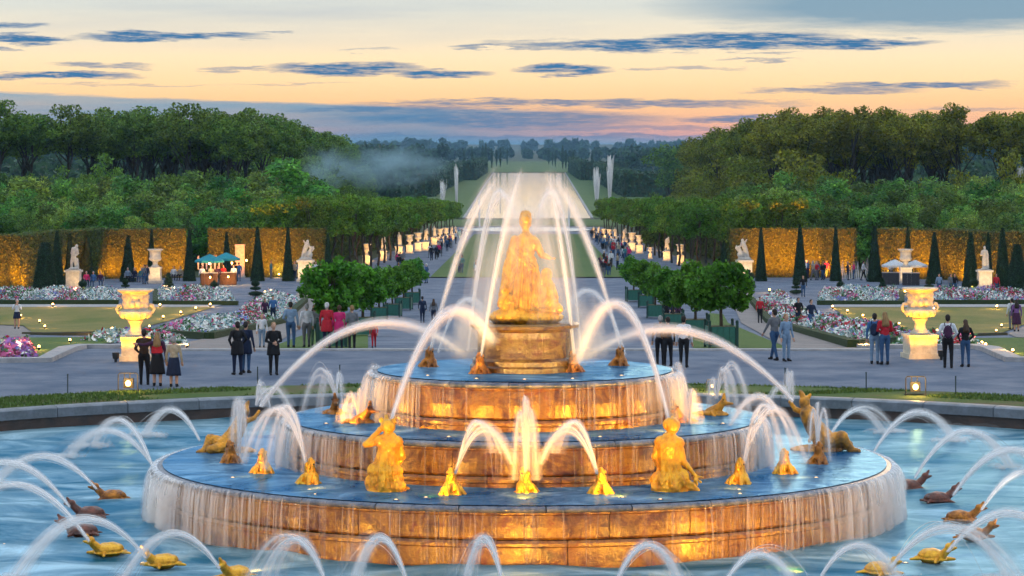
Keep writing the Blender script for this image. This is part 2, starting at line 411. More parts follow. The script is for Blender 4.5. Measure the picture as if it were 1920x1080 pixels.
def ring(name, r0, r1, z, m, a0=0, a1=360, n=160, wob=0.0):
    V = []; Q = []
    for k in range(n + 1):
        a = R(a0 + (a1 - a0) * k / n); w = wob * (math.sin(a * 37) + math.sin(a * 61 + 1))
        for r in (r0, r1 + w): V.append((FC.x + r * math.cos(a), FC.y + r * math.sin(a), z))
    for k in range(n): Q.append((2 * k, 2 * k + 1, 2 * k + 3, 2 * k + 2))
    o = obj(name, qmesh(name, V, Q, mats=[m])); o['kind'] = 'structure'; return o
TURF = mat('verge_turf', (.045, .10, .018), .95, (.12, .09, .05), scale=.35, bump=.8, bscale=16, col3=(.075, .115, .025), lo=.38, hi=.66)
ring('grass_verge', 23.25, 26.3, .006, TURF, wob=.12)
# grass blades on the verge
def blades(name, pts, h, w, m, label=None):
    n = len(pts); a = rng.uniform(0, 2 * math.pi, n); hh = h * rng.uniform(.5, 1.3, n); t = rng.normal(0, h * .35, (n, 2))
    dx = np.stack([np.cos(a), np.sin(a), np.zeros(n)], 1) * w / 2
    V = np.concatenate([pts - dx, pts + dx, pts + np.stack([t[:, 0], t[:, 1], hh], 1)], 1).reshape(-1, 3)
    o = obj(name, qmesh(name, V, np.arange(3 * n).reshape(-1, 3), mats=[m])); o['kind'] = 'stuff'
    if label: o['label'] = label; o['category'] = 'grass'
    return o
_a = rng.uniform(R(20), R(160), 42000); _r = 23.3 + 3.0 * rng.random(42000) ** .9
_pt = np.stack([FC.x + _r * np.cos(_a), FC.y + _r * np.sin(_a), np.full(42000, .006)], 1)
_k = (np.sin(_pt[:, 0] * .9 + 2 * np.sin(_pt[:, 1] * 1.3)) + np.sin(_pt[:, 0] * .37 + 1)) > -.55
blades('grass', _pt[_k], .07, .045, mat('grass_blade', (.06, .125, .02), .7, (.10, .16, .03), scale=3, island=.4), 'ragged green turf strip along the pool coping')
# sheets laid on the ground, outlines walked out from the photograph
def gp(pts): return [tuple(G(*p)[:2]) for p in pts]
def sheet(name, pts, z, m, thick=0):                      # subdivided along y so that it follows the terrain breaks
    o = poly(name, gp(pts), z, m, thick=thick); return o
def lawn(name, px, z=.03, m=GRASS): return sheet(name, px, z, m)
lawn('lawn', [(-160, 576), (400, 577), (300, 606), (238, 622), (60, 624), (44, 611), (-160, 600)])
lawn('lawn', [(-160, 650), (40, 634), (170, 633), (235, 640), (150, 652), (84, 676), (-160, 681)], m=GRASS_N)
lawn('lawn', [(1560, 577), (2100, 577), (2100, 600), (1930, 605), (1880, 624), (1740, 628), (1680, 618)])
lawn('lawn', [(1760, 636), (1900, 634), (2100, 640), (2100, 679), (1905, 675), (1830, 652)], m=GRASS_N)
lawn('lawn', [(1405, 655), (1300, 655), (1290, 620), (1330, 588), (1356, 590), (1480, 655)], m=GRASS_N)
lawn('lawn', [(575, 655), (690, 655), (690, 620), (652, 588), (640, 590), (500, 655)], m=GRASS_N)
PATH = SAND
sheet('path', [(-160, 601), (42, 612), (62, 626), (40, 633), (-160, 648)], .02, PATH)
sheet('path', [(2100, 601), (1935, 606), (1890, 626), (1905, 633), (2100, 638)], .02, PATH)
sheet('path', [(-160, 571), (420, 571), (402, 576), (-160, 576)], .02, KERB)
sheet('path', [(2100, 571), (1560, 571), (1562, 576), (2100, 576)], .02, KERB)
sheet('path', [(300, 655), (560, 548), (600, 548), (500, 655)], .015, PATH)
sheet('path', [(1660, 655), (1405, 548), (1370, 560), (1480, 655)], .015, PATH)
# raised stone kerbs
def kerb(pts, w=.35, h=.14, m=KERB, name='kerb', zf=None):
    pts = [Vector((p[0], p[1], 0)) for p in pts]; V = []; Fc = []
    full = [pts[0]]
    for a_, b_ in zip(pts[:-1], pts[1:]):
        ts = sorted(t for t in [(yb - a_.y) / (b_.y - a_.y) if abs(b_.y - a_.y) > 1e-6 else -1 for yb in (102, 182, 262)] if .01 < t < .99); full += [a_.lerp(b_, t) for t in ts] + [b_]
    pts = full
    for i, p in enumerate(pts):
        d = (pts[min(i + 1, len(pts) - 1)] - pts[max(i - 1, 0)]).normalized(); nrm = Vector((-d.y, d.x, 0)) * w / 2; z = T(p.y)
        for q, zz in ((p - nrm, -.1), (p - nrm * .9, h), (p + nrm * .9, h), (p + nrm, -.1)): V.append((q.x, q.y, z + zz))
    for i in range(len(pts) - 1):
        for k in range(3): Fc.append((4 * i + k, 4 * i + k + 1, 4 * i + k + 5, 4 * i + k + 4))
    Fc += [(0, 1, 2, 3), (4 * len(pts) - 1, 4 * len(pts) - 2, 4 * len(pts) - 3, 4 * len(pts) - 4)]
    o = obj(name, pmesh(name, V, Fc), m); o['kind'] = 'structure'; return o
kerb([(G(px, py).x, G(px, py).y) for px, py in ((-200, 682), (84, 679), (155, 653.5), (350, 654))], .75, .16)
kerb([(G(px, py).x, G(px, py).y) for px, py in ((2100, 682), (1900, 678), (1826, 653.5), (1610, 654))], .75, .16)
kerb([(-13.6, 102), (-6, 102), (6, 102), (13.0, 102)], .6, .07)
kerb(gp([(45, 627), (120, 628.5), (236, 628.5)]), .3, .12, mat('kerb_dark', (.10, .075, .05), .9, (.05, .06, .03), scale=2))
kerb(gp([(1740, 630), (1800, 630), (1885, 628)]), .3, .12, MATS['kerb_dark'])
# royal alley beyond the parterre
def strip(name, x0, x1, y0, y1, dz, m, x0b=None, x1b=None, n=6):
    V = []; Q = []
    for i in range(n + 1):
        t = i / n; y = y0 + (y1 - y0) * t; V += [(x0 + ((x0b if x0b is not None else x0) - x0) * t, y, T(y) + dz), (x1 + ((x1b if x1b is not None else x1) - x1) * t, y, T(y) + dz)]
    for i in range(n): Q.append((2 * i, 2 * i + 1, 2 * i + 3, 2 * i + 2))
    o = obj(name, qmesh(name, V, Q, mats=[m])); o['kind'] = 'structure'; return o
strip('path', -19, 19, 262, 600, .03, GRAVEL, -14, 14)
strip('lawn', -9.2, 9.2, 261, 476, .08, GRASS_F)
ALLEY_W = mat('alley_water', (.55, .66, .72), .12, (.75, .80, .82), scale=.6, bump=.1, bscale=3, spec=.6)
V_, F_ = lathe([(12.2, 0), (11.6, .001)], 48)
def disc(name, c, rx, ry, z, m, n=64):
    V = [(c[0] + rx * math.cos(2 * math.pi * k / n), c[1] + ry * math.sin(2 * math.pi * k / n), z) for k in range(n)]
    o = obj(name, pmesh(name, V, [tuple(range(n))]), m); o['kind'] = 'structure'; return o
disc('water', (0, 515), 12.0, 19, -8.30, ALLEY_W)
ro = obj('pool_rim', pmesh('pool_rim', *lathe([(1.0, -.5), (1.0, .25), (1.05, .25), (1.05, -.5)], 64, cap=False)), KERB, loc=(0, 515, -8.35), scale=(12.1, 19.2, 1)); ro['kind'] = 'structure'
strip('lawn', -40, 40, 566, 792, .06, GRASS_F, -40, 40)
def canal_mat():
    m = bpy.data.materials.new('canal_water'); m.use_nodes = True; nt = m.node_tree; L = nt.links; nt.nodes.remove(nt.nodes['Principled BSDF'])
    df = nt.nodes.new('ShaderNodeBsdfDiffuse'); df.inputs[0].default_value = (.95, .80, .56, 1); gl = nt.nodes.new('ShaderNodeBsdfGlossy'); gl.inputs[0].default_value = (1, 1, 1, 1); gl.inputs['Roughness'].default_value = .05  # pale warm diffuse: bright sky reflection put into the water's colour
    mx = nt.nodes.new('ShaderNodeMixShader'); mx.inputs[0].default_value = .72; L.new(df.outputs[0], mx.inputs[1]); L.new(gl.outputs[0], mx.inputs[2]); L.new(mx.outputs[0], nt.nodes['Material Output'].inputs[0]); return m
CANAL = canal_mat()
def quad(name, pts, m, kind='structure'):
    o = obj(name, qmesh(name, pts, [tuple(range(len(pts)))], mats=[m])); o['kind'] = kind; return o
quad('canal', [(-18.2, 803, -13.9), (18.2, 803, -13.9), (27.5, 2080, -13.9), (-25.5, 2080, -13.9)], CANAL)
for s in (-1, 1):
    kerb([(s * 18.6, 803), (s * (27.9 if s > 0 else 25.9), 2080)], .8, .35, KERB, 'canal_edge')
    quad('lawn', [(s * 19, 803, -13.8), (s * 70, 803, -13.8), (s * 60, 2080, -13.8), (s * 27.5, 2080, -13.8)][::s], GRASS_F)
strip('lawn', -38, 38, 2086, 3100, .4, GRASS_F, -60, 60)
# ================================================================ POOL
def water_mat(name, base, foam, fo_lo, fo_hi, rough, bump, sc=1.0, stretch=(1, 1, 1), gloss=.2):
    m = bpy.data.materials.new(name); m.use_nodes = True; nt = m.node_tree; L = nt.links; b = nt.nodes['Principled BSDF']
    tc = nt.nodes.new('ShaderNodeTexCoord'); mp = nt.nodes.new('ShaderNodeMapping'); mp.inputs['Scale'].default_value = stretch; L.new(tc.outputs['Object'], mp.inputs[0])
    n = nt.nodes.new('ShaderNodeTexNoise'); n.inputs['Scale'].default_value = .42 * sc; n.inputs['Detail'].default_value = 8; n.inputs['Roughness'].default_value = .66; n.inputs['Distortion'].default_value = 1.2
    L.new(mp.outputs[0], n.inputs['Vector'])
    r = nt.nodes.new('ShaderNodeValToRGB'); e = r.color_ramp.elements; e[0].position = fo_lo; e[0].color = (*base, 1); e[1].position = fo_hi; e[1].color = (*foam, 1)
    q = e.new(fo_lo * .55 + fo_hi * .45); q.color = tuple((base[i] * .55 + foam[i] * .3) for i in range(3)) + (1,)
    L.new(n.outputs['Fac'], r.inputs[0]); L.new(r.outputs[0], b.inputs['Base Color'])
    n2 = nt.nodes.new('ShaderNodeTexNoise'); n2.inputs['Scale'].default_value = 1.6 * sc; n2.inputs['Detail'].default_value = 7; n2.inputs['Distortion'].default_value = .6; L.new(mp.outputs[0], n2.inputs['Vector'])
    bp = nt.nodes.new('ShaderNodeBump'); bp.inputs['Strength'].default_value = bump; bp.inputs['Distance'].default_value = .12; L.new(n2.outputs['Fac'], bp.inputs['Height']); L.new(bp.outputs[0], b.inputs['Normal'])
    nt.nodes.remove(b); df = nt.nodes.new('ShaderNodeBsdfDiffuse'); gl = nt.nodes.new('ShaderNodeBsdfGlossy'); mx = nt.nodes.new('ShaderNodeMixShader'); mx.inputs[0].default_value = gloss
    L.new(r.outputs[0], df.inputs[0]); L.new(bp.outputs[0], df.inputs['Normal']); L.new(bp.outputs[0], gl.inputs['Normal']); gl.inputs['Roughness'].default_value = rough; gl.inputs[0].default_value = (.26, .58, .92, 1)
    L.new(df.outputs[0], mx.inputs[1]); L.new(gl.outputs[0], mx.inputs[2]); L.new(mx.outputs[0], nt.nodes['Material Output'].inputs[0])
    MATS[name] = m; return m
W_POOL = water_mat('pool_water', (.003, .085, .135), (.62, .86, .94), .40, .72, .28, .5, .5, (1, 1.7, 1), .26)
W_TIER = water_mat('tier_water', (.006, .085, .230), (.40, .66, .92), .38, .74, .14, .35, 1.5, (1, 1, 1), .42)
def wavy_disc(name, r0, r1, z, m, amp, nr=40, na=160, parent=None):
    V = []; Q = []
    for i in range(nr + 1):
        r = r0 + (r1 - r0) * i / nr
        for k in range(na):
            a = 2 * math.pi * k / na; x, y = r * math.cos(a), r * math.sin(a)
            h = amp * (math.sin(x * 1.3 + 1.7 * math.sin(y * .6)) + math.sin(y * 1.9 + math.sin(x * .8)) + .6 * math.sin(x * 2.9 - y * 2.3)) * (1 if i < nr else 0)
            V.append((x, y, z + h))
    for i in range(nr):
        for k in range(na): j = (k + 1) % na; Q.append((i * na + k, (i + 1) * na + k, (i + 1) * na + j, i * na + j))
    return obj(name, qmesh(name, V, Q, smooth=True, mats=[m]), parent=parent)
w = wavy_disc('water', 7.6, 22.76, ZW, W_POOL, .03, nr=60); w.location = (FC.x, FC.y, 0); w['kind'] = 'structure'
def arc_seg(prof, a0, a1, n):                            # closed (r,z) profile swept over an arc, capped
    V = []; Fc = []; m = len(prof)
    for i in range(n + 1):
        a = a0 + (a1 - a0) * i / n
        for r, z in prof: V.append((r * math.cos(a), r * math.sin(a), z))
    for i in range(n):
        for k in range(m):
            j = (k + 1) % m; Fc.append((i * m + k, (i + 1) * m + k, (i + 1) * m + j, i * m + j))
    Fc.append(tuple(range(m))); Fc.append(tuple(range(n * m + m - 1, n * m - 1, -1)))
    return V, Fc
def seg_ring(name, prof, count, gap, m, parent, off=0.0, n=6, jit=0.0):
    st = 2 * math.pi / count; me = pmesh(name, *arc_seg(prof, -st / 2 + gap / 2, st / 2 - gap / 2, n)); me.materials.append(m)
    md = me
    for k in range(count):
        o = obj(name, me, None, parent); o.rotation_euler = (0, 0, k * st + off)
        if jit: o.scale = (1 + random.uniform(-jit, jit),) * 2 + (1,)
COPE = mat('coping_stone', (.17, .20, .24), .45, (.10, .12, .14), scale=2.5, bump=.35, bscale=9, spec=.5, objvar=.12)
WALLD = mat('pool_wall', (.045, .04, .04), .6, (.09, .06, .05), scale=1.5, bump=.4)
pool = empty('pool_basin', (FC.x, FC.y, 0), label='round stone-edged pool basin around the tiered fountain', cat='basin')
bull = [(22.72, -.14)] + [(23.02 - .32 * math.cos(t), -.08 + .10 * math.sin(t)) for t in [R(20 + 14 * i) for i in range(10)]] + [(23.35, -.04), (23.35, -.3), (22.72, -.3)]
seg_ring('coping_stone', bull, 64, .0011, COPE, pool, n=5, jit=.0006)
obj('basin_wall', pmesh('basin_wall', *lathe([(22.78, -.2), (22.78, -1.6)], 160, cap=False)), WALLD, pool)
# ================================================================ FOUNTAIN
def wall_mat():
    m = bpy.data.materials.new('wet_marble'); m.use_nodes = True; nt = m.node_tree; L = nt.links; b = nt.nodes['Principled BSDF']
    tc = nt.nodes.new('ShaderNodeTexCoord'); oi = nt.nodes.new('ShaderNodeObjectInfo')
    add = nt.nodes.new('ShaderNodeVectorMath'); add.operation = 'ADD'; cb = nt.nodes.new('ShaderNodeCombineXYZ')
    ml = nt.nodes.new('ShaderNodeMath'); ml.operation = 'MULTIPLY'; ml.inputs[1].default_value = 40; L.new(oi.outputs['Random'], ml.inputs[0]); L.new(ml.outputs[0], cb.inputs[1]); L.new(ml.outputs[0], cb.inputs[0])
    L.new(tc.outputs['Object'], add.inputs[0]); L.new(cb.outputs[0], add.inputs[1])
    def nz(sc, st, det=6, dist=0.0):
        mp = nt.nodes.new('ShaderNodeMapping'); mp.inputs['Scale'].default_value = st; L.new(add.outputs[0], mp.inputs[0])
        n = nt.nodes.new('ShaderNodeTexNoise'); n.inputs['Scale'].default_value = sc; n.inputs['Detail'].default_value = det; n.inputs['Roughness'].default_value = .65; n.inputs['Distortion'].default_value = dist
        L.new(mp.outputs[0], n.inputs['Vector']); return n.outputs['Fac']
    def rp(f, st):
        r = nt.nodes.new('ShaderNodeValToRGB'); e = r.color_ramp.elements; e[0].position, e[0].color = st[0][0], (*st[0][1], 1); e[1].position, e[1].color = st[-1][0], (*st[-1][1], 1)
        for p, c in st[1:-1]: q = e.new(p); q.color = (*c, 1)
        L.new(f, r.inputs[0]); return r.outputs[0]
    def mx(f, a, c, mode='MIX'):
        k = nt.nodes.new('ShaderNodeMix'); k.data_type = 'RGBA'; k.blend_type = mode
        for i, v in ((0, f), (6, a), (7, c)):
            if isinstance(v, float): k.inputs[i].default_value = v
            else: L.new(v, k.inputs[i])
        return k.outputs[2]
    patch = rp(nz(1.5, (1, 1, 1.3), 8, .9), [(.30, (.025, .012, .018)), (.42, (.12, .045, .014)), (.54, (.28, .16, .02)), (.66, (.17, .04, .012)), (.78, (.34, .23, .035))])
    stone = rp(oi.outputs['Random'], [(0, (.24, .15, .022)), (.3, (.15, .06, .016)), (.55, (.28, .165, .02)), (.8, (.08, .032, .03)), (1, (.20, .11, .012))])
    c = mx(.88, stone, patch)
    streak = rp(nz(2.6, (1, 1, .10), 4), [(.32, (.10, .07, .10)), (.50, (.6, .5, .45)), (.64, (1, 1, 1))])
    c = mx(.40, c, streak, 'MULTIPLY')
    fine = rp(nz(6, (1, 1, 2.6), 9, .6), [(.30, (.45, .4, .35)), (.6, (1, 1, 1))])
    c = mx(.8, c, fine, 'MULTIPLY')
    L.new(c, b.inputs['Base Color']); b.inputs['Roughness'].default_value = .17; b.inputs['Specular IOR Level'].default_value = .7; b.inputs['Coat Weight'].default_value = .15; b.inputs['Coat Roughness'].default_value = .3
    bp = nt.nodes.new('ShaderNodeBump'); bp.inputs['Strength'].default_value = .7; bp.inputs['Distance'].default_value = .04; L.new(nz(4.5, (1, 1, .7), 9, .5), bp.inputs['Height']); L.new(bp.outputs[0], b.inputs['Normal'])
    MATS['wet_marble'] = m; return m
WALL = wall_mat()
RIM = mat('wet_rim', (.03, .055, .11), .25, (.22, .26, .32), scale=2.2, bump=.5, bscale=12, spec=.6, detail=8, lo=.42, hi=.8)
JOINT = mat('joint_core', (.05, .035, .03), .8)
ft = empty('tiered_fountain', (FC.x, FC.y, 0), label='round tiered marble fountain with water spilling over its rims', cat='fountain')
TIERS = [(8.16, ZW - .5, .55, 30), (5.36, .30, 1.49, 22), (3.42, 1.25, 2.55, 16)]
zin = [.50, 1.44, 2.50]
for (r, zb, zt, cnt), zi, rin in zip(TIERS, zin, (5.0, 3.1, .9)):
    obj('core', pmesh('core', *lathe([(r - .26, zb), (r - .26, zt - .12), (.1, zt - .12)], 96, cap=False)), JOINT, ft)
    h = zt - .13; lo = zb
    mid = zt - .13 - (.58 if r > 8 else .62 if r > 5 else .72)
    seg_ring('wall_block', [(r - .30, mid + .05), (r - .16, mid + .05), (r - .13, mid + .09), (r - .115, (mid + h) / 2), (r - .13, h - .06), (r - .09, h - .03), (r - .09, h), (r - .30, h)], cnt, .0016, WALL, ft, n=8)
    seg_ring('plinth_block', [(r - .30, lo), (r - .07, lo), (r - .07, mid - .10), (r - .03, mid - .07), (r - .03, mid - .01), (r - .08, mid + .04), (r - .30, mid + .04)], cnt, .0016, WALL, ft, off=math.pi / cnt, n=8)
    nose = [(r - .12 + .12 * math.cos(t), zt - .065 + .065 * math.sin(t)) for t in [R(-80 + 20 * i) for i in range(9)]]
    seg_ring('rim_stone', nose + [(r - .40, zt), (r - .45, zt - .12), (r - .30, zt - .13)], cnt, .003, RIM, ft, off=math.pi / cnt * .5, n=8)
    w = wavy_disc('water_sheet', rin, r - .13, zt + .016, W_TIER, .007, nr=16, na=120, parent=ft)
# round pedestal
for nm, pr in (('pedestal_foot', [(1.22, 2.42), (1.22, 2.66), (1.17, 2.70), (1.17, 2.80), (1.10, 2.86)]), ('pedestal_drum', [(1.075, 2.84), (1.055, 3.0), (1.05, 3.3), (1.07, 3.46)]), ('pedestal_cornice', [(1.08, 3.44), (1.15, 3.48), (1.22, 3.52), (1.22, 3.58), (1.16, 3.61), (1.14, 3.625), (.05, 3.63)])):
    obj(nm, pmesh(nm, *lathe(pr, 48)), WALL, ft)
FOAM = mat('falling_water', (.86, .92, .97), .5)
def strand_mat(name, col, alpha, vary=.5, sc=(14, 14, 1.2)):
    m = bpy.data.materials.new(name); m.use_nodes = True; nt = m.node_tree; L = nt.links; nt.nodes.remove(nt.nodes['Principled BSDF']); out = nt.nodes['Material Output']
    d = nt.nodes.new('ShaderNodeBsdfDiffuse'); d.inputs[0].default_value = (*col, 1); tr = nt.nodes.new('ShaderNodeBsdfTranslucent'); tr.inputs[0].default_value = (*col, 1)
    a = nt.nodes.new('ShaderNodeMixShader'); a.inputs[0].default_value = .5; L.new(d.outputs[0], a.inputs[1]); L.new(tr.outputs[0], a.inputs[2])
    tp = nt.nodes.new('ShaderNodeBsdfTransparent'); b = nt.nodes.new('ShaderNodeMixShader')
    g = nt.nodes.new('ShaderNodeNewGeometry'); q = nt.nodes.new('ShaderNodeMapRange'); q.inputs['To Min'].default_value = alpha * (1 - vary); q.inputs['To Max'].default_value = min(1, alpha * (1 + vary)); L.new(g.outputs['Random Per Island'], q.inputs['Value'])
    at = nt.nodes.new('ShaderNodeAttribute'); at.attribute_name = 'fade'; mm = nt.nodes.new('ShaderNodeMath'); mm.operation = 'MULTIPLY'; L.new(q.outputs[0], mm.inputs[0]); L.new(at.outputs['Fac'], mm.inputs[1])
    L.new(mm.outputs[0], b.inputs[0]); L.new(tp.outputs[0], b.inputs[1]); L.new(a.outputs[0], b.inputs[2]); L.new(b.outputs[0], out.inputs[0])
    MATS[name] = m; return m
S_JET = strand_mat('jet_water', (.99, .99, 1.0), 1.0, 0.0)
S_SHEET = strand_mat('curtain_water', (.90, .95, 1.0), .34)
S_MIST = strand_mat('spray', (.97, .98, 1.0), .05, .5)
def strands(name, paths, rads, fades, m, parent=None, sides=4):   # paths (n,k,3), rads (n,k), fades (n,k): thin tubes of water
    paths = np.asarray(paths, float); n, k, _ = paths.shape
    t = np.gradient(paths, axis=1); t /= np.linalg.norm(t, axis=2, keepdims=True) + 1e-9
    ref = np.where(np.abs(t[..., 2:3]) > .93, np.array([1., 0, 0]), np.array([0, 0, 1.])); a = np.cross(t, ref); a /= np.linalg.norm(a, axis=2, keepdims=True) + 1e-9; b = np.cross(t, a)
    ang = np.arange(sides) * 2 * math.pi / sides
    V = paths[:, :, None, :] + np.asarray(rads)[:, :, None, None] * (a[:, :, None, :] * np.cos(ang)[None, None, :, None] + b[:, :, None, :] * np.sin(ang)[None, None, :, None])
    idx = np.arange(n * k * sides).reshape(n, k, sides); nx = np.roll(idx, -1, axis=2)
    Q = np.stack([idx[:, :-1], nx[:, :-1], nx[:, 1:], idx[:, 1:]], -1).reshape(-1, 4)
    me = qmesh(name, V.reshape(-1, 3), Q, smooth=True, mats=[m])
    at = me.attributes.new('fade', 'FLOAT', 'POINT'); f = np.repeat(np.asarray(fades).reshape(-1), sides).astype(np.float32)
    if len(me.vertices) == len(f): at.data.foreach_set('value', f)
    else: at.data.foreach_set('value', np.ones(len(me.vertices), np.float32))
    return obj(name, me, parent=parent)
# water sheets over the rims: thick and thrown outwards at the sides, thin threads across the front
def curtain(r, zt, zb, n, side_out, wmul, parent):
    th = []; 
    while len(th) < n:
        a = random.uniform(-math.pi, math.pi)            # 0 = +x
        side = abs(math.cos(a)) ** 3
        if random.random() < .10 + .90 * side and not (math.sin(a) > .75): th.append(a)
    th = np.array(th); side = np.abs(np.cos(th)) ** 4; k = 9; s = np.linspace(0, 1, k)
    out = (.03 + side_out * side * rng.uniform(.3, 1.0, n) + rng.uniform(0, .03, n))
    rr = (r - .015) + out[:, None] * np.sqrt(s)[None, :]; drift = rng.normal(0, .006, n)
    ta = th[:, None] + drift[:, None] * s[None, :]
    z = zt - .02 - (zt - zb) * (s[None, :] ** 1.5) * np.where(rng.random(n) < .25, rng.uniform(.35, .8, n), 1)[:, None]
    paths = np.stack([rr * np.cos(ta), rr * np.sin(ta), z], -1)
    w = (rng.uniform(.003, .012, n) * (1 + .9 * side) * wmul)[:, None] * (1 + .8 * s)[None, :]
    fade = (rng.uniform(.15, 1, n) * (.45 + .55 * side))[:, None] * (1 - .45 * s)[None, :]
    o = strands('waterfall', paths, w, fade, S_SHEET, parent); o['kind'] = 'stuff'
    q = np.arange(n)[side > .25][::4]; o2 = strands('water_veil', paths[q], np.full((len(q), k), .05) * (1 + s[None, :]), np.tile(.55 - .3 * s, (len(q), 1)), S_MIST, parent, sides=6); o2['kind'] = 'stuff'; return o
curtain(8.16, .55, ZW, 2200, .30, 1.0, ft); curtain(5.36, 1.49, .5, 1200, .18, 1.0, ft); curtain(3.42, 2.55, 1.46, 800, .26, 1.0, ft)
# ================================================================ GILDED FIGURES
def folds(k, amp, axis=(0, 0), zlo=0, zhi=1.4, tw=2.0):
    def f(co):
        th = np.arctan2(co[:, 1] - axis[1], co[:, 0] - axis[0]); z = co[:, 2]
        w = np.clip((zhi - z) / .25, 0, 1) * np.clip((z - zlo) / .1, 0, 1)
        cr = lambda a: 1.2 - 2.2 * np.abs(np.sin(a)) ** .7
        return amp * w * (cr(.5 * k * th + .5 * tw * z + .9 * np.sin(3 * z)) + .55 * cr(.85 * k * th - 1.5 * z + .7 + .5 * np.sin(5 * z))) + .004 * np.sin(31 * co[:, 0] + 17 * z) * np.sin(27 * co[:, 1] - 23 * z) + .003 * np.sin(58 * co[:, 0] - 41 * z + 3 * np.sin(9 * z))
    return f
# standing draped woman seen from behind, child at her side, on a rock
woman = [E((0, 0, .12), (.86, .62, .20)), E((-.25, -.22, .20), (.48, .36, .15)), E((.42, .05, .26), (.42, .36, .14)), E((.0, .1, .30), (.5, .4, .18)), E((-.3, -.4, .14), (.40, .22, .13)),
         C((-.10, 0, .35), .40, (-.06, 0, .95), .30), C((-.30, -.05, .35), .26, (-.24, 0, 1.0), .20), C((.14, -.05, .3), .26, (.10, 0, .9), .22), C((-.06, 0, .9), .29, (-.02, 0, 1.22), .235), C((.2, -.1, .45), .14, (.13, -.02, 1.2), .13),
         C((-.02, 0, 1.22), .20, (.0, .0, 1.50), .215), C((-.12, 0, 1.62), .17, (.14, 0, 1.62), .17), C((0, 0, 1.45), .215, (.01, 0, 1.66), .20), E((-.02, -.02, 1.28), (.26, .2, .14)),
         C((.0, 0, 1.78), .085, (.0, .02, 1.95), .085), E((.0, .03, 2.07), (.145, .165, .185)), E((.0, -.10, 2.10), (.12, .11, .11)), E((0, .0, 2.19), (.13, .14, .10)), E((-.02, -.13, 2.0), (.07, .06, .09)),
         C((.23, 0, 1.64), .095, (.36, .03, 1.38), .08), C((.36, .03, 1.38), .078, (.56, .12, 1.30), .055), E((.62, .14, 1.30), (.07, .04, .035)),
         C((-.25, 0, 1.64), .10, (-.36, .05, 1.36), .085), C((-.36, .05, 1.36), .08, (-.25, .25, 1.25), .06),
         C((-.24, -.08, 1.68), .10, (-.38, -.08, 1.05), .11), C((-.38, -.08, 1.05), .12, (-.44, -.05, .45), .15), C((-.30, -.12, 1.5), .07, (.15, -.2, 1.1), .08), C((-.45, -.1, .8), .07, (-.38, -.2, .35), .10),
         # child on the right
         E((.50, -.06, .42), (.20, .20, .22)), C((.50, -.06, .45), .17, (.50, -.04, .76), .145), E((.48, -.02, .98), (.115, .125, .13)), C((.50, -.03, .80), .07, (.49, -.02, .92), .06), C((.62, -.06, .78), .06, (.72, -.08, .52), .05), C((.72, -.08, .52), .05, (.62, -.2, .36), .045), C((.40, -.04, .78), .055, (.28, -.02, .98), .05), C((.56, -.12, .38), .12, (.76, -.22, .30), .09),
         # crouching child on the left
         E((-.40, -.28, .42), (.19, .18, .20)), E((-.44, -.30, .68), (.11, .11, .12)), C((-.32, -.30, .5), .06, (-.12, -.28, .62), .05), C((-.46, -.36, .36), .1, (-.22, -.46, .26), .09)]
me_w = blob('gilded_woman', woman, .013, 1, disp=folds(13, .030, (-.06, 0), .25, 1.4))
o = obj('statue', me_w, GILT, None, loc=(FC.x + .02, FC.y - .25, 3.615), scale=(1.0, 1.0, 1.10))
tag(o, 'gilded draped woman statue with children crowning the top of the fountain', 'statue')
# gilded half-changed men kneeling on the lowest tier
man_l = [E((0, 0, .06), (.42, .38, .10)), E((-.02, -.02, .28), (.38, .36, .26)), E((-.04, -.04, .45), (.36, .33, .22)), C((-.02, 0, .4), .31, (.02, 0, .72), .25), C((.02, 0, .7), .235, (.05, 0, .98), .23), C((-.12, 0, 1.06), .14, (.20, 0, 1.04), .14), C((.05, 0, .95), .22, (.05, 0, 1.08), .19),
         C((.04, 0, 1.15), .09, (.03, .02, 1.26), .09), E((.03, .04, 1.36), (.16, .18, .15)), E((.12, .16, 1.42), (.10, .12, .08)), E((-.10, .1, 1.48), (.05, .05, .06)), E((.14, .0, 1.47), (.05, .05, .06)), C((.10, .14, 1.42), .06, (.20, .26, 1.50), .04), C((.0, .12, 1.42), .06, (.02, .26, 1.54), .04),
         C((-.16, 0, 1.06), .085, (-.42, .02, 1.00), .075), C((-.42, .02, 1.0), .07, (-.16, .05, 1.26), .05), E((-.12, .06, 1.30), (.07, .04, .06)),
         C((.24, 0, 1.02), .09, (.31, .02, .74), .08), C((.31, .02, .74), .075, (.20, .12, .52), .06), C((-.1, -.25, .2), .16, (.22, -.25, .16), .14), C((.2, -.1, .1), .12, (.42, .1, .06), .07), C((-.25, .1, .2), .2, (-.1, -.2, .3), .2)]
me_ml = blob('gilded_man', man_l, .0115, 1, disp=folds(11, .024, (0, 0), .1, .8, 5))
